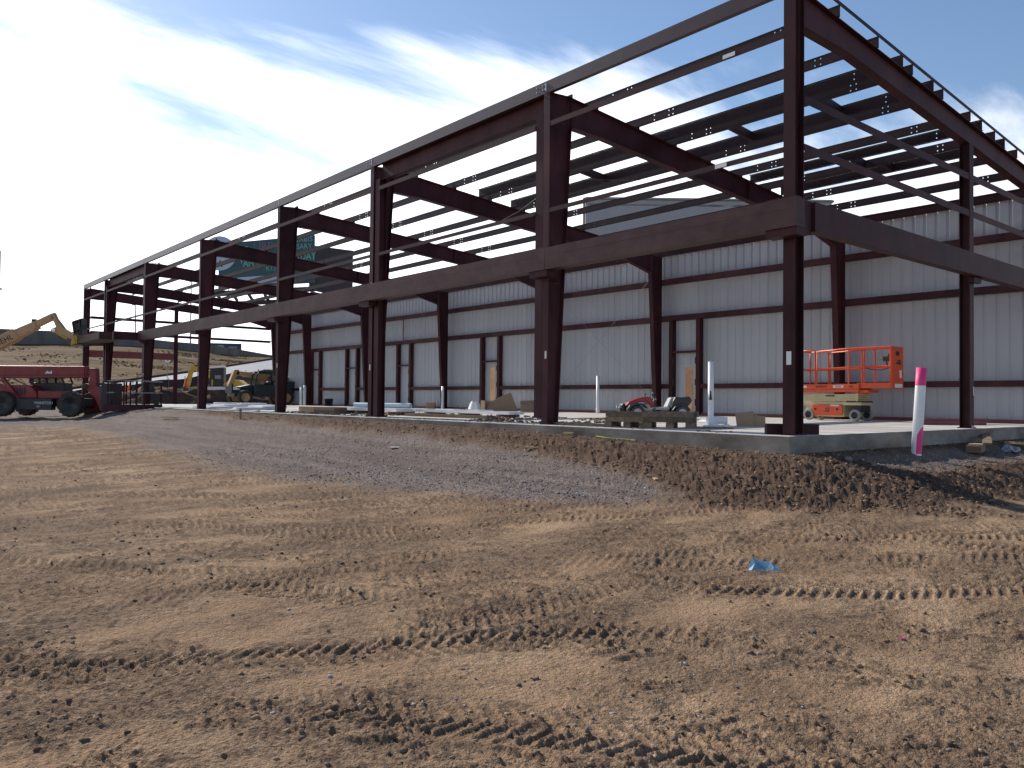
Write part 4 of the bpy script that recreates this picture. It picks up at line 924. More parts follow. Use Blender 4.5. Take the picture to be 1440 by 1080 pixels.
mb = MB(); mb.tube([(-1.0, 0.5, 2.17), (-1.0, 0.5, 2.27)], 0.05, 10); mb.build('beacon', ORNG, cab)
mb = MB(); mb.box(-3.5, -2.1, -0.9, 0.9, 0.75, 1.55); mb.build('engine_cover', GREEN, tk, 0.06)
bo = bpy.data.objects.new('boom', None); COL.objects.link(bo); bo.parent = tk
mb = MB(); pl(mb, [(-3.3, 1.42), (-0.3, 1.78), (-0.35, 2.10), (-3.3, 1.78)], -0.40, 0.05); mb.build('outer_section', TAN, bo, 0.02)
mb = MB(); pl(mb, [(-0.4, 1.82), (0.25, 1.9), (0.2, 2.16), (-0.45, 2.08)], -0.34, -0.01); mb.build('inner_section', TAN, bo, 0.02)
mb = MB(); pl(mb, [(0.05, 2.24), (0.35, 2.22), (0.75, 1.2), (0.62, 1.05), (0.45, 1.12), (0.25, 1.75), (0.02, 1.95)], -0.34, -0.01); mb.build('boom_head', TAN, bo, 0.02)
mb = MB(); mb.box(0.62, 0.72, -0.6, 0.5, 0.75, 1.3); mb.build('carriage', DARKM, tk)

# --- yellow excavator working beyond the slab
p0 = Wd(300, 551, 75.0); K3 = 15.0
ex = thing('excavator', 'yellow mini excavator with black cab digging beside the dirt heap beyond the slab', 'excavator', (p0.x, p0.y, p0.z), RZR)
q = lambda pts: uvp(pts, 300, 551, K3)
for y_ in (-0.75, 0.75):
    mb = MB(); pl(mb, [(-0.3, 0.25), (0.0, 0.0), (2.6, 0.0), (2.9, 0.25), (2.6, 0.55), (0.0, 0.55)], y_-0.2, y_+0.2); mb.build('track', RUBBER, ex, 0.03)
mb = MB(); pl(mb, q([(318, 548), (346, 548), (346, 540), (338, 534), (326, 534), (318, 540)]), -0.8, 0.8); mb.build('engine_house', YEL, ex, 0.06)
cab = bpy.data.objects.new('cab', None); COL.objects.link(cab); cab.parent = ex
mb = MB(); pl(mb, q([(298.5, 545), (318, 545), (318, 517.5), (299, 519)]), -0.75, -0.05); mb.build('cab_shell', DARKM, cab, 0.04)
mb = MB(); pl(mb, q([(297.5, 518.8), (317.5, 517.3), (317.5, 514), (316, 515), (299, 516.6)]), -0.8, 0.0); mb.build('cab_roof', TXTW, cab, 0.03)
mb = MB(); pl(mb, q([(306, 533), (315, 533), (315, 528), (306, 528)]), -0.765, -0.752); mb.build('window', LAMPG, cab)
mb = MB(); pl(mb, q([(301.5, 544), (303.5, 544), (303.5, 534), (301.5, 534)]), -0.765, -0.752); mb.build('door_stripe', YEL, cab)
mb = MB(); pl(mb, q([(264, 524), (268, 512.5), (272, 514), (278, 518), (290, 518), (298, 527), (297, 538), (288, 524), (277, 523), (272, 521), (269, 525)]), 0.1, 0.4); mb.build('boom', YEL, ex, 0.02)
mb = MB(); pl(mb, q([(263.5, 522), (269.5, 522), (266, 540), (264, 546), (261, 546), (262, 536)]), 0.12, 0.38); mb.build('stick', YEL, ex, 0.02)
mb = MB(); mb.tube([((270-300)/K3, 0.25, (551-514)/K3), ((285-300)/K3, 0.25, (551-515)/K3)], 0.09, 8); mb.tube([((264-300)/K3, 0.25, (551-526)/K3), ((260-300)/K3, 0.25, (551-537)/K3)], 0.08, 8); mb.build('cylinders', DARKM, ex, kind='stuff')
mb = MB(); pl(mb, q([(259, 546), (265, 546), (266, 552), (262, 556), (258, 552)]), -0.1, 0.6); mb.build('bucket', DARKM, ex)

for n_, (u, v, dep, lab) in enumerate(((261, 541, 72, 'orange traffic cone beside the excavator stick'), (177, 548.5, 68, 'left orange traffic cone seen through the platform rails'), (182, 548.5, 68, 'right orange traffic cone seen through the platform rails'))):
    p = Wd(u, v+3, dep); t = thing('traffic_cone', lab, 'traffic cone', p, group='orange cones beyond the slab')
    MB().lathe([(0.21, 0.03), (0.17, 0.1), (0.035, 0.8), (0.0, 0.8)], (0, 0, 0), (0, 0, 1), 14).build('cone', ORNG, t)
    MB().box(-.24, .24, -.24, .24, 0, .035).build('base', DARKM, t)
for (u, v, dep, rx, ry, h, lab, m_, sd_) in ((300, 566, 58, 5.5, 2.2, 1.35, 'long heap of dark soil below the excavator', MOUND, 1), (238, 568, 57, 4.2, 2.0, 1.25, 'dark soil heap left of the fifth front column', MOUND, 2), (178, 570, 60, 3.5, 2, 1.2, 'grey-brown soil heap behind the railed work platform', MOUND, 6),
                                     (360, 566, 60, 4, 2.2, 1.0, 'low soil heap behind the dark green telehandler', MOUND, 9), (90, 560, 62, 5, 2.5, 0.8, 'tan soil heap behind the red telehandler', TANS, 14), (225, 556, 66, 5, 2, .9, 'tan soil heap below the silt fence', TANS, 17)):
    p = Wd(u, v, dep); o = mound('dirt_pile', 0, 0, rx, ry, h*0.62, m_, lab, -0.1, 0.3, sd_); o.location = p; o.rotation_euler = (0, 0, RZR)
p = Wd(328, 546, 57.5)
tag(MB().beam(p-R2*1.9, p+R2*1.9, 0.35, 0.22).build('pipe_bundle', WHITEP), 'white plastic pipe bundle lying on top of the long dark soil heap', 'pipe bundle')
p = Wd(270, 564, 56.0)

# ------------------------------------------------------------------ scissor lift
sl = thing('scissor_lift', 'orange and cream scissor lift with guard rails parked by the pale wall', 'scissor lift', (10.48, 4.95, 0.0), -math.pi/2)
for x, r_ in ((0.97, 0.155), (-0.37, 0.155)):
    for y_ in (-0.34, 0.34): wheel(sl, (x, y_, r_), r_, 0.11, DARKM, tyre=GRUB, rim=0.6)
mb = MB(); mb.box(-0.62, 1.12, -0.30, 0.30, 0.42, 0.52); mb.box(-0.5, 0.62, -0.28, 0.28, 0.10, 0.42); mb.build('chassis', CREAM, sl, 0.012)
mb = MB(); pl(mb, [(-0.28, 0.14), (0.58, 0.14), (0.62, 0.2), (0.62, 0.38), (0.58, 0.44), (-0.28, 0.44)], -0.36, -0.305); mb.build('side_tray', LIFTO, sl, 0.02)
mb = MB()
for x in (-0.17, 0.47): mb.tube([(x, -0.366, 0.31), (x, -0.361, 0.31)], 0.035, 12)
mb.build('tray_latch', DARKM, sl, kind='stuff')
text('JLG', 0.17, TXTK, sl, (0.12, -0.363, 0.29), (1, 0, 0.0), (0.25, 0, 1), bold=0.006)
mb = MB(); pl(mb, [(0.28, 0.395), (0.52, 0.395), (0.52, 0.43), (0.28, 0.43)], -0.365, -0.361); mb.build('decal', TXTW, sl)
mb = MB(); mb.box(0.85, 1.1, -0.26, 0.26, 0.24, 0.42); mb.build('steering_gear', DARKM, sl, 0.02)
st = bpy.data.objects.new('scissor_stack', None); COL.objects.link(st); st.parent = sl
for k in range(3):
    for y_ in (-0.28, 0.22):
        for a, b in ((-0.6+0.02*k, 1.02), (1.02, -0.6)):
            MB().beam((a, y_+(0.032 if a > b else 0), 0.545+k*0.065), (b, y_+(0.032 if a > b else 0), 0.575+k*0.065), 0.028, 0.055).build('scissor_arm', CREAM, st)
mb = MB()
for k in range(4): mb.tube([(1.0, -0.3, 0.55+k*0.06), (1.0, 0.3, 0.55+k*0.06)], 0.03, 8)
mb.build('pivot_pins', CREAM, st, kind='stuff')
mb = MB(); mb.box(0.10, 0.36, -0.305, -0.29, 0.66, 0.70); mb.build('safety_prop', REDPR, st)
mb = MB(); mb.box(0.7, 1.14, -0.3, 0.3, 0.50, 0.535); mb.build('end_plate', DARKM, sl)
mb = MB(); mb.box(-0.75, 1.09, -0.37, 0.37, 0.78, 0.86); mb.box(-0.75, 1.09, -0.385, 0.385, 0.862, 1.0); mb.build('deck', LIFTO, sl, 0.008)
mb = MB(); mb.box(1.0, 1.92, -0.33, 0.33, 0.88, 1.03); mb.box(0.9, 1.3, -0.3, 0.3, 0.76, 0.84); mb.build('extension_deck', LIFTO, sl, 0.006)
text('40380275', 0.085, TXTK, sl, (0.02, -0.388, 0.93), (1, 0, 0), (0, 0, 1))
mb = MB(); mb.box(0.36, 0.66, -0.388, -0.386, 0.90, 0.965); mb.box(-0.6, -0.42, -0.388, -0.386, 0.90, 0.96); mb.build('decal', TXTW, sl, kind='stuff')
text('1930ES', 0.06, TXTK, sl, (0.51, -0.39, 0.932), (1, 0, 0), (0, 0, 1))
text('JLG', 0.085, TXTK, sl, (0.86, -0.388, 0.93), (1, 0, 0), (0.25, 0, 1), bold=0.004)
rl = bpy.data.objects.new('guard_rails', None); COL.objects.link(rl); rl.parent = sl
rt = 0.021
for y_ in (-0.365, 0.365):
    for pts in ([(-0.74, y_, 1.0), (-0.74, y_, 1.90), (-0.68, y_, 1.95), (-0.22, y_, 1.95), (-0.17, y_, 1.90), (-0.17, y_, 1.0)], [(-0.12, y_, 1.0), (-0.12, y_, 1.86), (-0.06, y_, 1.92), (0.82, y_, 1.96)], [(0.80, y_, 1.0), (0.80, y_, 1.96)], [(-0.12, y_, 1.42), (0.80, y_, 1.45)], [(-0.74, y_, 1.42), (-0.2, y_, 1.42)]):
        MB().tube(pts, rt, 8).build('rail', LIFTO, rl)
for y_ in (-0.315, 0.315):
    for pts in ([(0.5, y_, 1.96), (1.92, y_, 1.97)], [(1.20, y_, 1.03), (1.20, y_, 1.90), (1.14, y_, 1.96)], [(0.82, y_, 1.45), (1.9, y_, 1.46)], [(1.9, y_, 1.03), (1.9, y_, 1.97)]):
        MB().tube(pts, rt, 8).build('rail', LIFTO, rl)
for z in (1.42, 1.95): MB().tube([(-0.74, -0.365, z), (-0.74, 0.365, z)], rt, 8).build('rail', LIFTO, rl)
cp = bpy.data.objects.new('front_panel', None); COL.objects.link(cp); cp.parent = sl
mb = MB(); mb.box(1.925, 1.94, -0.345, 0.345, 0.86, 1.98); mb.build('plate', LIFTO, cp, 0.003)
text('JLG', 0.17, TXTK, cp, (1.9425, 0.0, 1.58), (0, 1, 0), (0, 0.25, 1), bold=0.008, sx=1.3)
mb = MB(); mb.prism([(0.1*math.cos(2*math.pi*k/12), 0.07*math.sin(2*math.pi*k/12)) for k in range(12)], (0, 1, 0), (0, 0, 1), (1.941, 0.0, 1.80), (0.003, 0, 0)); mb.build('warning_mark', TXTK, cp)
mb = MB(); mb.box(1.941, 1.944, 0.12, 0.24, 1.16, 1.36); mb.build('decal', TXTW, cp)
mb = MB(); mb.box(1.941, 1.944, -0.15, 0.28, 0.90, 1.00); mb.build('decal', TXTW, cp)
mb = MB(); mb.box(1.66, 1.84, -0.25, -0.05, 1.60, 1.72); mb.beam((1.78, -0.2, 1.7), (1.9, -0.2, 1.92), 0.05, 0.04); mb.tube([(1.72, -0.15, 1.6), (1.76, -0.15, 1.45)], 0.02, 6); mb.build('control_box', DARKM, sl, 0.01)
MB().tube([(1.15, -0.30, 1.45), (1.4, -0.3, 1.38), (1.65, -0.3, 1.36), (1.88, -0.3, 1.42)], 0.012, 6).build('cable', DARKM, sl)

# ------------------------------------------------------------------ ride-on buggy
tb = thing('ride_on_buggy', 'small red and black ride-on toy buggy with grey seat on the slab', 'toy car', (4.72, 7.05, 0.0), math.atan2(0.644*0.9, -0.765))
for x in (0.0, -1.14):
    for y_ in (-0.33, 0.33): wheel(tb, (x, y_, 0.19), 0.19, 0.16, SEATG, tyre=BLACKP, lugs=12, rim=0.55)
mb = MB(); pl(mb, [(0.16, 0.2), (0.16, 0.27), (-0.35, 0.24), (-1.0, 0.24), (-1.3, 0.26), (-1.3, 0.18), (-0.3, 0.14)], -0.24, 0.24); mb.build('chassis', BLACKP, tb, 0.02)
mb = MB(); mb.prism([(0.30, 0.36), (0.20, 0.46), (-0.02, 0.55), (-0.25, 0.60), (-0.36, 0.58), (-0.44, 0.44), (-0.40, 0.30), (-0.26, 0.47), (-0.05, 0.45), (0.15, 0.36)], *XZ, (0, -0.28, 0), (0, 0.56, 0)); mb.build('hood', TOYRED, tb, 0.025)
for y_ in (-0.40, 0.24):
    mb = MB(); pl(mb, [(0.28, 0.26), (0.20, 0.38), (0.02, 0.44), (-0.16, 0.42), (-0.28, 0.30), (-0.22, 0.30), (-0.12, 0.38), (0.04, 0.39), (0.16, 0.33), (0.22, 0.24)], y_, y_+0.16); mb.build('fender', BLACKP, tb, 0.01)
mb = MB(); pl(mb, [(0.40, 0.18), (0.42, 0.3), (0.34, 0.42), (0.28, 0.42), (0.28, 0.2)], -0.2, 0.2); mb.build('front_grille', BLACKP, tb, 0.02)
mb = MB(); mb.box(0.34, 0.46, -0.26, 0.26, 0.15, 0.21); mb.build('bumper', SEATG, tb, 0.015)
for y_ in (-0.17, 0.17): MB().tube([(0.38, y_, 0.34), (0.43, y_, 0.34)], 0.045, 10).build('headlight', SEATG, tb)
mb = MB(); pl(mb, [(-0.46, 0.26), (-0.85, 0.26), (-0.88, 0.34), (-0.52, 0.33)], -0.22, 0.22); pl(mb, [(-0.78, 0.33), (-0.90, 0.33), (-0.98, 0.58), (-0.88, 0.58)], -0.2, 0.2); mb.build('seat', SEATG, tb, 0.03)
mb = MB(); pl(mb, [(-0.86, 0.3), (-1.30, 0.34), (-1.42, 0.50), (-1.34, 0.62), (-1.22, 0.58), (-0.98, 0.60), (-0.92, 0.5)], -0.29, 0.29); mb.build('rear_body', BLACKP, tb, 0.03)
for y_ in (-0.40, 0.26):
    mb = MB(); pl(mb, [(-0.88, 0.26), (-0.95, 0.36), (-1.1, 0.42), (-1.26, 0.38), (-1.36, 0.26), (-1.30, 0.26), (-1.2, 0.34), (-1.08, 0.375), (-0.98, 0.33)], y_, y_+0.14); mb.build('fender', BLACKP, tb, 0.01)
MB().tube([(-0.40, 0, 0.48), (-0.50, 0, 0.60)], 0.018, 6).build('steering_column', BLACKP, tb)
MB().tube([Vector((-0.51, 0, 0.61))+Vector((0.05*math.sin(2*math.pi*k/12), 0.11*math.cos(2*math.pi*k/12), 0.09*math.sin(2*math.pi*k/12))) for k in range(13)], 0.014, 6).build('steering_wheel', BLACKP, tb)
MB().tube([(-0.30, -0.22, 0.58), (-0.33, -0.24, 0.68)], 0.02, 6).build('mirror', BLACKP, tb)
MB().tube([(-0.48, -0.24, 0.26), (-0.56, -0.24, 0.56), (-0.60, -0.24, 0.57)], 0.014, 6).build('grab_bar', SEATG, tb)

# ------------------------------------------------------------------ loose things on the slab
def lumber_stack(name, label, loc, rz, rows, L_, w, h, m_=LUMB, group=None, seed=1):
    rr = random.Random(seed); t = thing(name, label, 'timber stack', loc, rz, group); z = 0.003
    for r_, n in enumerate(rows):
        if r_ == 0 and len(rows) == 3:
            for k in (-0.42, 0.02, 0.40): MB().box(k*L_-0.07, k*L_+0.07, -w*1.4, w*1.4, z, z+h-0.004).build('timber', m_, t)
            z += h; continue
        for k in range(n):
            dx = rr.uniform(-0.03, 0.03); ll = L_*rr.uniform(0.93, 1.0)
            MB().box(-ll/2+dx, ll/2+dx, (k-n/2)*w+0.004, (k-n/2+1)*w-0.004, z, z+h-0.004).build('timber', m_, t)
        z += h
    return t
aF = math.atan2(-0.95, 0.32)
lumber_stack('timber_stack', 'left stack of weathered cribbing timbers on the slab edge below the ride-on buggy', (0.62, 3.55, 0), aF+0.05, [2, 3, 3], 0.86, 0.19, 0.095, seed=2)
lumber_stack('timber_stack', 'right stack of weathered cribbing timbers beside the tall white pipe', (0.92, 2.84, 0), aF+0.2, [2, 3, 3], 0.92, 0.19, 0.10, seed=3)
lumber_stack('timber_stack', 'pale and dark timber offcuts stacked behind the fourth front column on the slab', (1.0, 17.6, 0), -math.pi/2, [2, 2], 1.1, 0.22, 0.10, LUMBN, seed=5)
lumber_stack('timber_stack', 'dark low timber blocks between the offcuts and shiny purlin bundle', (1.0, 16.3, 0), -math.pi/2, [2, 2], 1.3, 0.22, 0.10, LUMB, seed=6)
lumber_stack('timber_stack', 'single row of dark dunnage timbers on the slab along the pale wall base', (9.3, 6.6, 0), 0.6, [2], 2.2, 0.14, 0.10, LUMB, seed=8)
for (x, y_, rz, L_, lab, m_) in ((0.35, 4.5, -1.45, 1.5, 'long thin board lying flat left of the cribbing stacks', LUMB), (0.5, 5.0, -1.2, 1.0, 'second thin board lying flat farther left of the cribbing stacks', LUMBN), (1.15, 2.15, -0.9, 0.8, 'board lying in front of the tall white pipe base', LUMB),
                             (1.6, 1.0, 0.5, 0.9, 'pale board angled behind the corner column base', LUMBN)):
    t = MB(); t.box(-L_/2, L_/2, -0.07, 0.07, 0.003, 0.04); o = t.build('board', m_); o.location = (x, y_, 0); o.rotation_euler = (0, 0, rz); tag(o, lab, 'board')
def pvc(label, loc, r, h, lean=(0, 0), collar=True):
    t = thing('standpipe', label, 'pipe', loc)
    top_ = Vector((lean[0], lean[1], h)); MB().lathe([(r, 0), (r, h), (r*0.88, h), (r*0.86, h-0.4)], (0, 0, 0), top_, 24).build('pipe', WHITEP, t)
    if collar: MB().lathe([(r*1.001, 0.0), (r*1.16, 0.0), (r*1.16, 0.16), (r*1.001, 0.17)], (0, 0, 0.002), (0, 0, 1), 24).build('coupling', WHITEP, t)
    return t
t = pvc('tall white plastic standpipe on the slab just left of the corner column', (2.19, 2.88, 0.0), 0.056, 1.27)
MB().tube([(-0.05, -0.03, 0.52), (-0.055, -0.033, 0.60), (-0.045, -0.025, 0.70)], [0.03, 0.02, 0.012], 8).build('nozzle', DARKM, t)
MB().tube([(-0.055, -0.033, 0.44), (-0.052, -0.032, 0.52)], [0.03, 0.032], 8).build('nozzle_collar', WHITEP, t)
pvc('slim white standpipe in front of the cross-braced wall bay', (11.3, 14.65, 0.0), 0.062, 1.42)
pvc('short white standpipe standing beside a back wall column left of the cardboard', (11.6, 25.3, 0.0), 0.062, 1.1)
pvc('left of the twin pale standpipes near the far back column', (11.55, 40.7, 0.0), 0.09, 1.15, collar=False)
pvc('right of the twin pale standpipes near the far back column', (11.6, 40.3, 0.0), 0.085, 1.25, collar=False)
# white sheet under the tall pipe, cardboard, blanket
def crumple(name, label, cat, loc, sx, sy, h, m_, rz=0, seed=0, n=14):
    r_ = np.random.default_rng(seed); xs = np.linspace(-1, 1, n); g = np.zeros((n, n))
    X_, Y_ = np.meshgrid(xs, xs, indexing='ij'); g = np.abs(fbm(X_+seed*3.1, Y_, 0.8, 2, seed))*h*1.5+0.004
    g *= (1-np.maximum(np.abs(X_), np.abs(Y_))**6*0.8)
    vs = [(X_[i, j]*sx/2*(1+0.08*math.sin(5*xs[j]+seed)), Y_[i, j]*sy/2*(1+0.08*math.cos(4*xs[i]+seed)), g[i, j]) for i in range(n) for j in range(n)]
    vs += [(a, b, max(0.0, c-0.012)) for a, b, c in vs]; N_ = n*n
    fs = [(i*n+j, (i+1)*n+j, (i+1)*n+j+1, i*n+j+1) for i in range(n-1) for j in range(n-1)]; fs += [tuple(N_+k for k in f[::-1]) for f in fs]
    per = [i*n for i in range(n)]+[(n-1)*n+j for j in range(1, n)]+[i*n+n-1 for i in range(n-2, -1, -1)]+[j for j in range(n-2, 0, -1)]
    fs += [(per[k], per[(k+1) % len(per)], N_+per[(k+1) % len(per)], N_+per[k]) for k in range(len(per))]
    o = MB().add(vs, fs, 0, False).build(name, m_); o.location = loc; o.rotation_euler = (0, 0, rz); return tag(o, label, cat)
crumple('plastic_sheet', 'pale plastic sheet lying around the base of the tall white standpipe', 'plastic sheet', (2.3, 2.75, 0.002), 0.7, 0.5, 0.05, WHITEP, 0.4, 3)
crumple('plastic_sheet', 'white plastic sheet lying behind the right cribbing stack', 'plastic sheet', (5.2, 5.6, 0.002), 1.4, 0.7, 0.06, WHITEP, 0.9, 5)
pp = MB(); pp.lathe([(0.07, 0), (0.07, 0.4), (0.06, 0.4), (0.06, 0)], (2.55, 2.75, 0.12), (-0.62, 0.75, 0), 20); tag(pp.build('pipe_offcut', WHITEP), 'short white pipe offcut lying beside the tall standpipe', 'pipe')
def carton(label, loc, rz, panels):
    t = thing('cardboard_box', label, 'cardboard', loc, rz)
    for (poly, A, B, o, E) in panels: MB().prism(poly, A, B, o, E).build('panel', CARD, t)
    return t
RXv = R2
carton('folded brown cardboard leaning beside the tall white standpipe', (2.75, 2.55, 0), RZR, [([(-0.1, 0), (0.22, 0), (0.24, 0.3), (-0.12, 0.26)], (1, 0, 0), (0, 0.2, 1), (0, 0, 0.004), (0, 0.01, 0)), ([(0.15, 0), (0.5, 0), (0.5, 0.2), (0.18, 0.24)], (1, 0.1, 0), (0, 0.15, 1), (0, 0.06, 0.004), (0, 0.01, 0))])
carton('large torn brown cardboard box opened out below the wall slot', (10.3, 19.0, 0), RZR, [([(-0.75, 0), (0.55, 0.0), (0.25, 0.78), (-0.2, 0.6), (-0.72, 0.3)], (1, 0, 0), (0, 0.4, 1), (0, 0, 0.004), (0, 0.014, 0)), ([(-1.0, 0), (-0.5, 0), (-0.5, 0.42), (-0.98, 0.45)], (1, 0, 0), (0, 0.1, 1), (0, 0.12, 0.004), (0, 0.012, 0)), ([(0, 0), (0.3, 0), (0.3, 0.42), (0, 0.44)], (0.6, -0.8, 0), (0, 0, 1), (-1.0, 0.15, 0.004), (0.01, 0.01, 0))])
carton('small crushed cardboard box left of the second front column', (10.0, 17.2, 0), RZR, [([(-0.3, 0), (0.28, 0), (0.3, 0.3), (-0.28, 0.33)], (1, 0, 0), (0, 0.15, 1), (0, 0, 0.004), (0, 0.012, 0)), ([(0, 0), (0.4, 0), (0.4, 0.3), (0, 0.3)], (0.3, 0.95, 0), (0, 0, 1), (0.28, 0, 0.004), (0.01, 0, 0)), ([(-0.3, 0), (0.3, 0), (0.3, 0.3), (-0.3, 0.25)], (1, 0, 0), (0, 0.7, 0.5), (0, 0.02, 0.31), (0, 0, 0.012))])
carton('small square cardboard box beside the short white standpipe', (11.5, 26.2, 0), RZR, [([(-0.22, 0), (0.22, 0), (0.22, 0.3), (-0.22, 0.3)], (1, 0, 0), (0, 0, 1), (0, 0, 0.004), (0, 0.4, 0))])
crumple('white_rag', 'bunched white plastic wrap lying left of the torn cardboard box', 'plastic wrap', (9.0, 19.3, 0.002), 0.8, 0.6, 0.35, WHITEP, 0.3, 8)
# dark steel channel behind the corner column, stack of channels near the end column
def bar_stack(label, loc, rz, bars, name='steel_stack', cat='steel stack', m_=REDPR):
    t = thing(name, label, cat, loc, rz)
    for (x0, x1, y0, y1, z0, z1) in bars: MB().box(x0, x1, y0, y1, z0, z1).build('channel', m_, t, 0.004)
    return t
bar_stack('short dark steel channel lying across behind the corner column base', (0.36, 0.06, 0), RZR, [(-0.40, 0.40, -0.05, 0.07, 0.003, 0.16)], 'steel_channel', 'steel channel', PRIMER)
bar_stack('low stack of red primed steel channels on the slab behind the end column', (8.9, 1.1, 0), RZR+0.05, [(-0.75, 0.75, -0.2, 0.0, 0.003, 0.1), (-0.6, 0.8, 0.02, 0.22, 0.003, 0.1), (-0.7, 0.85, -0.17, 0.2, 0.102, 0.15)])
# shiny purlin and pipe bundles
def bundle(label, pts, name, m_, cat, w=0.2, h=0.12, n=3, group=None, base=0.003):
    p, q_ = Vector(pts[0]), Vector(pts[1]); t = thing(name, label, cat, p, 0, group); d = q_-p; s_ = Vector((-d.y, d.x, 0)).normalized()
    for k in range(n):
        o = s_*(k-(n-1)/2)*(w+0.012)+Vector((0, 0, base)); a = o+d*(0.02*k); b = o+d*(1-0.015*((k*7) % 3))
        MB().beam(a+Vector((0, 0, h/2)), b+Vector((0, 0, h/2)), w, h).build('length', m_, t)
    if base > 0.05:
        for f_ in (0.1, 0.5, 0.9):
            c_ = d*f_+Vector((0, 0, base/2)); MB().beam(c_-s_*(n*w/2+0.05), c_+s_*(n*w/2+0.05), 0.12, base-0.006).build('dunnage', LUMB, t)
    return t
SHINY = mat('glossy_white_sheet', (0.72, 0.72, 0.74), 0.22, var=0.05, scale=2)
bundle('long bundle of glossy pale steel lengths on the slab left of the third front column', ((2.4, 18.6, 0), (1.9, 13.2, 0)), 'steel_bundle', SHINY, 'steel bundle', 0.2, 0.09, 4, base=0.1)
bundle('long bundle of glossy pale steel lengths between the second and third front columns', ((3.2, 14.2, 0), (3.0, 9.6, 0)), 'steel_bundle', SHINY, 'steel bundle', 0.2, 0.07, 3, base=0.09)
bundle('short row of glossy white lengths ending near the torn cardboard', ((6.6, 18.2, 0), (6.2, 15.0, 0)), 'steel_bundle', SHINY, 'steel bundle', 0.2, 0.06, 3, base=0.06)
bundle('dark timber runners under the dirt between the second and third front columns', ((1.5, 12.6, 0), (1.6, 9.0, 0)), 'dunnage_row', LUMB, 'timber', 0.14, 0.08, 2)
t = MB(); t.tube([(9.7, 30.5, 0.13), (11.0, 27.2, 0.13)], 0.13, 16); tag(t.build('pipe_length', LBLUE), 'pale blue plastic pipe lying on the slab by the back wall behind the third column', 'pipe')
for k, (x, y_, lx, ly, h) in enumerate(((1.2, 27.2, 1.0, 2.2, 0.10), (2.6, 29.5, 1.0, 2.6, 0.16), (3.9, 28.0, 1.1, 2.2, 0.12), (1.3, 23.6, 0.9, 1.6, 0.10), (2.5, 24.6, 0.9, 1.8, 0.13), (4.6, 31.5, 1.1, 2.4, 0.2), (5.2, 36.5, 1.2, 2.5, .18))):
    lab = ['white sheet stack right beside the fifth front column', 'white sheet stack in the middle of the row before the green telehandler', 'white sheet stack nearest the green telehandler front wheel', 'white sheet stack closest to the fourth front column', 'white sheet stack one behind the closest to the fourth column', 'tall white sheet stack under the green telehandler nose', 'white sheet stack farthest along the slab before the soil heaps'][k]
    st_ = thing('sheet_stack', lab, 'sheet stack', (x, y_, 0), -0.05*k, 'white wrapped sheet stacks on the slab')
    for j in range(2): MB().box(-lx/2+0.03*j, lx/2, -ly/2, ly/2-0.05*j, 0.003+h*j/2, h*(j+1)/2).build('pack', SHINY, st_, 0.006)
bk = thing('bucket', 'black plastic bucket on the slab in front of the far back wall door', 'bucket', (11.2, 36.3, 0))
MB().lathe([(0.0, 0.0), (0.2, 0.0), (0.26, 0.42), (0.27, 0.42), (0.27, 0.44), (0.245, 0.44), (0.19, 0.03), (0.0, 0.03)], (0, 0, 0), (0, 0, 1), 24).build('shell', BLACKP, bk)
MB().tube([(0.26*math.cos(a), 0.02, 0.42+0.12*math.sin(a)) for a in [math.pi*k/8 for k in range(9)]], 0.008, 5).build('handle', GALV, bk)
# clods of dirt trodden over the slab
def rocks(name, pts, sizes, m_, seed=1, flat=0.7, kind='stuff', label=None):
    r_ = np.random.default_rng(seed); n = len(pts)
    ph = (1+5**0.5)/2
    ico = np.array([(-1, ph, 0), (1, ph, 0), (-1, -ph, 0), (1, -ph, 0), (0, -1, ph), (0, 1, ph), (0, -1, -ph), (0, 1, -ph), (ph, 0, -1), (ph, 0, 1), (-ph, 0, -1), (-ph, 0, 1)])/1.9
    tri = np.array([(0, 11, 5), (0, 5, 1), (0, 1, 7), (0, 7, 10), (0, 10, 11), (1, 5, 9), (5, 11, 4), (11, 10, 2), (10, 7, 6), (7, 1, 8), (3, 9, 4), (3, 4, 2), (3, 2, 6), (3, 6, 8), (3, 8, 9), (4, 9, 5), (2, 4, 11), (6, 2, 10), (8, 6, 7), (9, 8, 1)])
    V = ico[None]*(1+r_.uniform(-0.42, 0.42, (n, 12, 1)))*r_.uniform(0.65, 1.3, (n, 1, 3))
    a = r_.uniform(0, 2*np.pi, n); ca, sa = np.cos(a), np.sin(a)
    V = np.stack([V[..., 0]*ca[:, None]-V[..., 1]*sa[:, None], V[..., 0]*sa[:, None]+V[..., 1]*ca[:, None], V[..., 2]*flat], -1)*np.asarray(sizes)[:, None, None]
    V = V+np.asarray(pts)[:, None, :]; T = tri[None]+(np.arange(n)*12)[:, None, None]
    me = bpy.data.meshes.new(name); me.vertices.add(n*12); me.vertices.foreach_set('co', V.astype(np.float32).ravel())
    me.loops.add(n*60); me.loops.foreach_set('vertex_index', T.astype(np.int32).ravel()); me.polygons.add(n*20); me.polygons.foreach_set('loop_start', (np.arange(n*20)*3).astype(np.int32)); me.update(calc_edges=True)
    at = me.attributes.new('tone', 'FLOAT', 'POINT'); at.data.foreach_set('value', np.repeat(r_.uniform(0, 1, n), 12).astype(np.float32))
    me.materials.append(m_); o = bpy.data.objects.new(name, me); COL.objects.link(o); o['kind'] = kind; return o
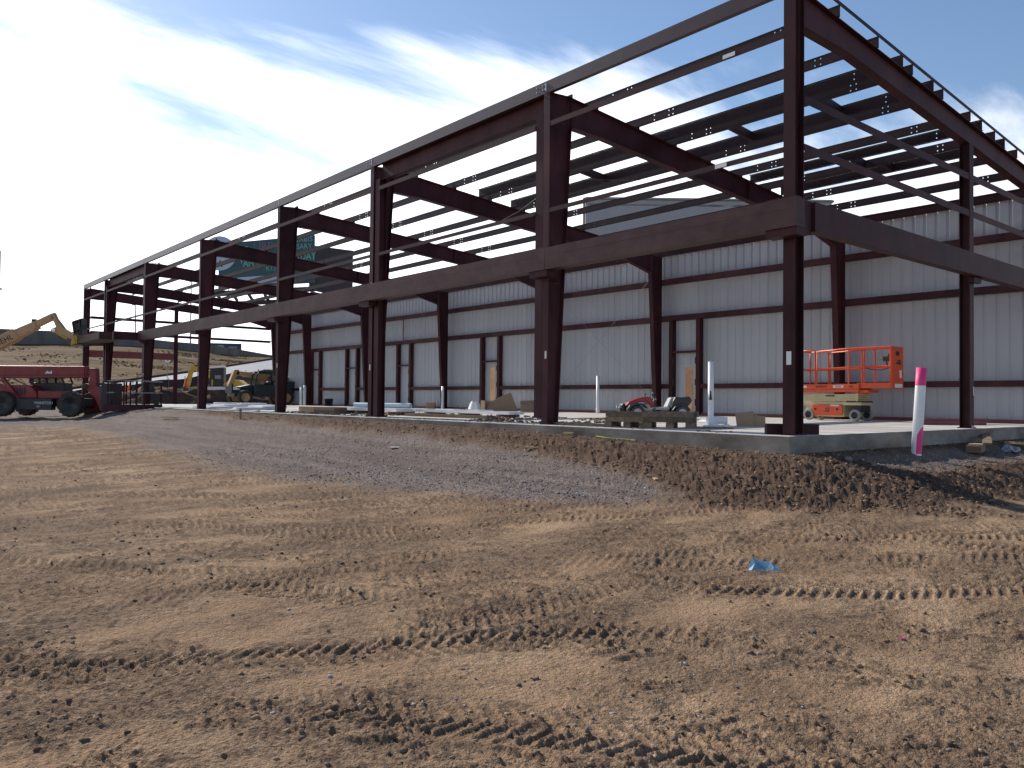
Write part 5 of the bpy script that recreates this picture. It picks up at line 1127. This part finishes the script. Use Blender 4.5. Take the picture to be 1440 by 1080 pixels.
def tone_mat(name, stops, rough=0.95):
    m = bpy.data.materials.new(name); m.use_nodes = True; t = m.node_tree; b = t.nodes['Principled BSDF']; b.inputs['Roughness'].default_value = rough; b.inputs['Specular IOR Level'].default_value = 0.08
    at = t.nodes.new('ShaderNodeAttribute'); at.attribute_name = 'tone'; rp = t.nodes.new('ShaderNodeValToRGB'); e = rp.color_ramp.elements
    while len(e) < len(stops): e.new(0.5)
    for k, (p, c) in enumerate(stops): e[k].position = p; e[k].color = (*c, 1)
    t.links.new(at.outputs['Fac'], rp.inputs[0])
    g = t.nodes.new('ShaderNodeNewGeometry'); nz = t.nodes.new('ShaderNodeTexNoise'); nz.inputs['Scale'].default_value = 60; t.links.new(g.outputs['Position'], nz.inputs['Vector'])
    bp = t.nodes.new('ShaderNodeBump'); bp.inputs['Strength'].default_value = 0.5; bp.inputs['Distance'].default_value = 0.01; t.links.new(nz.outputs[0], bp.inputs['Height']); t.links.new(bp.outputs[0], b.inputs['Normal'])
    t.links.new(rp.outputs[0], b.inputs['Base Color']); return m
STONE = tone_mat('gravel_stone', [(0.0, (0.10, 0.085, 0.08)), (0.5, (0.22, 0.195, 0.185)), (0.9, (0.36, 0.33, 0.31)), (1.0, (0.55, 0.52, 0.48))])
CLOD = tone_mat('soil_clod', [(0.0, (0.09, 0.06, 0.044)), (0.5, (0.18, 0.124, 0.085)), (1.0, (0.32, 0.22, 0.14))])
rg = np.random.default_rng(21)
xs = rg.uniform(0.3, 4.5, 2600); ys = rg.uniform(5.5, 22, 2600); k_ = (fbm(xs, ys, 0.5, 3, 7) > 0.05)
xe = rg.uniform(-0.27, 0.25, 900); ye = rg.uniform(1.0, 26, 900); ke = fbm(xe, ye, 0.6, 3, 9) > 0.0
rocks('edge_dirt', np.stack([xe, ye, np.full_like(xe, 0.004)], 1)[ke], rg.uniform(0.006, 0.028, 900)[ke], CLOD, 14)
rocks('slab_dirt', np.stack([xs, ys, np.full_like(xs, 0.008)], 1)[k_], rg.uniform(0.012, 0.055, len(xs))[k_], CLOD, 4)

# dry grass tufts over the embankment
TUFT = tone_mat('dry_grass_tuft', [(0.0, (0.10, 0.068, 0.034)), (0.5, (0.19, 0.125, 0.06)), (1.0, (0.32, 0.215, 0.105))])
lt, lp = lerp_poly(toe, 400), lerp_poly(top, 400); tp = []
for k in range(9000):
    i = int(rg.uniform(20, 370)); f_ = rg.uniform(0.01, 0.98); p = lt[i].lerp(lp[i], f_)
    if fbm(np.array([p.x*0.06]), np.array([p.y*0.25]), 1.0, 3, 55)[0] > rg.uniform(-0.5, 0.5): tp.append((p.x, p.y, p.z))
rocks('dry_grass', np.array(tp), rg.uniform(0.04, 0.2, len(tp)), TUFT, 40, flat=0.5)

# ------------------------------------------------------------------ loose stones and clods on the ground
def scatter(n, rmin, rmax, amin, amax, pw=1.0, seed=0):
    r_ = np.random.default_rng(seed); t = r_.uniform(0, 1, n); r = rmin*(rmax/rmin)**(t**pw); a = math.atan2(F.y, F.x)+r_.uniform(R(amin), R(amax), n)
    return CAM.x+r*np.cos(a), CAM.y+r*np.sin(a), r, r_
x, y, r, r_ = scatter(70000, 5.0, 19, -44, 44, 0.9, 31)
z, g, b, m_ = full_h(x, y); d = slab_dist(x, y)
keep = (g > r_.uniform(0, 1, len(x))*0.9+0.05) & (d > 0.05)
rocks('gravel', np.stack([x, y, z], 1)[keep], (0.005+0.014*r_.uniform(0, 1, len(x))**2)[keep], STONE, 5)
x, y, r, r_ = scatter(15000, 2.0, 22, -44, 44, 0.85, 32)
z, g, b, m_ = full_h(x, y); d = slab_dist(x, y)
keep = (np.clip(m_*1.1+0.05, 0, 1) > r_.uniform(0, 1, len(x))) & (g < 0.5) & (d > 0.3)
rocks('soil_clods', np.stack([x, y, z], 1)[keep], (0.004+0.017*r_.uniform(0, 1, len(x))**2.5)[keep], CLOD, 6)
x, y, r, r_ = scatter(2600, 2.0, 18, -44, 44, 0.9, 36)
z, g, b, m_ = full_h(x, y); d = slab_dist(x, y); pt = fbm(x, y, 0.9, 3, 77)
keep = (pt > 0.12) & (d > 0.5)
rocks('pebbles', np.stack([x, y, z], 1)[keep], (0.004+0.013*r_.uniform(0, 1, len(x))**2)[keep], STONE, 8)
x, y, r, r_ = scatter(70000, 7, 30, -44, 44, 1.0, 33)
z, g, b, m_ = full_h(x, y); d = slab_dist(x, y)
keep = (b > 0.4) & (d > 0.06)
rocks('berm_clods', np.stack([x, y, z], 1)[keep], (0.005+0.026*r_.uniform(0, 1, len(x))**3)[keep], CLOD, 7)

# ------------------------------------------------------------------ things lying on the ground
t = thing('marker_pipe', 'leaning white plastic marker pipe with pink painted top and foot by the slab corner', 'marker post', (3.0, -0.66, gz(3.0, -0.66)))
ax = Vector((0.095*R2.x, 0.095*R2.y, 1.45)); axn = ax.normalized()
MB().lathe([(0.082, 0.0), (0.082, ax.length-0.28)], (0, 0, -0.03), axn, 28).build('pipe', WHITEP, t)
MB().lathe([(0.0825, 0.0), (0.083, 0.30), (0.074, 0.30), (0.072, 0.0)], axn*(ax.length-0.31), axn, 28).build('painted_top', PINK, t)
rt_ = (R2-axn*R2.dot(axn)).normalized(); tw = rt_.cross(axn).normalized(); tw = tw if tw.dot(F) < 0 else -tw
an = [R(-30+k*15) for k in range(11)]
rim_ = lambda a, h: axn*h+0.0845*(math.cos(a)*rt_+math.sin(a)*tw)
vs = [rim_(a, 0.0) for a in an]+[rim_(a, 0.46-0.006*max(0, k-5)**2) for k, a in enumerate(an)]
mb = MB(); mb.add(vs, [(k, k+1, 12+k, 11+k) for k in range(10)], 0, True); mb.build('painted_foot', PINK, t)
mb = MB(); v = [(-0.19, 0.02, 0.0), (-0.155, -0.015, 0.012), (-0.03, -0.03, 0.008), (0.06, -0.035, 0.004), (0.17, -0.02, 0.003), (0.2, 0.01, 0.0), (0.13, 0.07, 0.035), (0.075, 0.09, 0.066), (0.0, 0.10, 0.072), (-0.06, 0.105, 0.082), (-0.115, 0.10, 0.105),
     (-0.05, 0.04, 0.05), (0.03, 0.03, 0.030), (0.09, 0.02, 0.038), (-0.12, 0.16, 0.0), (0.0, 0.17, 0.0), (0.12, 0.14, 0.0), (-0.10, 0.045, 0.062)]
mb.add(v, [(0, 1, 17, 10), (1, 2, 11, 17), (17, 11, 9, 10), (2, 3, 12, 11), (11, 12, 8, 9), (3, 4, 13, 12), (12, 13, 7, 8), (4, 5, 6, 13), (13, 6, 7), (10, 9, 14), (9, 8, 15, 14), (8, 7, 16, 15), (7, 6, 16), (6, 5, 16), (0, 10, 14), (0, 14, 15, 16, 5, 4, 3, 2, 1)])
o = mb.build('plastic_bag', BLUEP); o.location = (-4.85, -2.79, gz(-4.85, -2.79)-0.004); o.rotation_euler = (0, 0, RZR); o.scale = (0.8, 0.85, 0.95)
tag(o, 'crumpled blue plastic bag lying on the bare dirt', 'plastic bag')
def onground(x, y_, o): o.location = (x, y_, gz(x, y_)+o.location.z); return o
def stick(label, x, y_, L_, w, h, rz, m_=LUMBN, tilt=0.0, name='wood_scrap', cat='wood scrap'):
    o = MB().box(-L_/2, L_/2, -w/2, w/2, 0, h).build(name, m_); o.rotation_euler = (0, tilt, rz); o.location = (0, 0, 0.012); onground(x, y_, o); return tag(o, label, cat)
stick('pale wood scrap lying at the top of the gravel strip', -1.37, 4.08, 0.32, 0.06, 0.025, -0.9)
stick('short pale wood block lying against the slab front face', -0.42, 4.15, 0.22, 0.07, 0.04, -1.3)
stick('small pale wood chip near the tip of the gravel strip', -2.02, 0.75, 0.16, 0.05, 0.02, 0.9)
stick('thin pale lath lying on the gravel near the wooden stake', -1.77, 22.6, 1.1, 0.06, 0.03, -1.0)
stick('second thin lath crossing the gravel near the wooden stake', -1.9, 22.0, 0.8, 0.05, 0.03, -0.5)
stick('scrap of white paper lying on the gravel strip', -1.97, 7.73, 0.2, 0.1, 0.008, -0.7, TXTW, name='paper_scrap', cat='paper')
stick('small white block on the gravel in front of the work platform', -1.7, 31.0, 0.3, 0.2, 0.12, 0.2, TXTW, name='white_block', cat='block')
ws = stick('upright weathered wooden survey stake in the gravel edge', -1.30, 17.8, 0.05, 0.05, 0.32, 0.2, LUMB, name='wooden_stake', cat='stake')
for k, (x, y_, lab) in enumerate(((-5.59, -4.24, 'scrap of pink marking ribbon on the dirt at lower right'), (-1.53, 0.32, 'scrap of pink marking ribbon on the dark berm'), (-0.55, 3.4, 'scrap of pink marking ribbon against the slab'))):
    pts = [(0.02*i-0.05, 0.018*math.sin(i*1.7+k), 0.012+0.012*abs(math.sin(i*1.3))) for i in range(7)]
    mb = MB()
    for a, b in zip(pts[:-1], pts[1:]): mb.beam(a, b, 0.018, 0.002)
    o = mb.build('ribbon_scrap', PINK); onground(x, y_, o); o.scale = (0.55, 0.55, 0.55); tag(o, lab, 'ribbon')
STRAP = mat('lime_strap', (0.42, 0.52, 0.12), 0.6, var=0.1)
mb = MB(); pts = []
for i in range(12):
    t_ = i/11; x = -0.42-0.15*t_-0.06*math.sin(5*t_); y_ = 3.45-1.0*t_; pts.append(Vector((x, y_, gz(x, y_)+0.03)))
for a, b in zip(pts[:-1], pts[1:]): mb.beam(a, b, 0.03, 0.006)
tag(mb.build('strap', STRAP), 'lime green strap lying on the berm beside the slab front', 'strap')
# scrap boards against the end of the slab
for k, (x, y_, dz, L_, w, h, rz, tl, m_, lab) in enumerate(((5.3, -0.75, 0.02, 0.75, 0.25, 0.12, 0.25, 0, LUMB, 'dark timber block lying against the end face of the slab'), (5.3, -0.75, 0.145, 0.6, 0.22, 0.025, 0.3, 0, LUMBN, 'pale plywood offcut on top of the dark timber block'),
        (6.4, -0.55, 0.12, 1.5, 0.16, 0.04, 0.35, -0.10, LUMB, 'long dark plank leaning up along the slab end face'), (7.6, -0.75, 0.08, 0.9, 0.2, 0.05, -0.1, 0.06, LUMBN, 'pale plank end sticking out right of the grey plastic'))):
    o = MB().box(-L_/2, L_/2, -w/2, w/2, 0, h).build('scrap_board', m_); o.rotation_euler = (0, tl, rz); o.location = (0, 0, dz); onground(x, y_, o); tag(o, lab, 'board')
crumple('plastic_scrap', 'grey crumpled plastic between the boards by the slab end', 'plastic scrap', (6.9, -0.8, gz(6.9, -0.8)), 0.8, 0.3, 0.10, LAMPG, 0.2, 6)
rk = rocks('stone', np.array([[0, 0, 0.03]]), [0.09], STONE, 12, kind='thing'); rk.location = (0.35, -0.85, gz(0.35, -0.85)); tag(rk, 'single pale stone at the foot of the slab corner', 'stone')
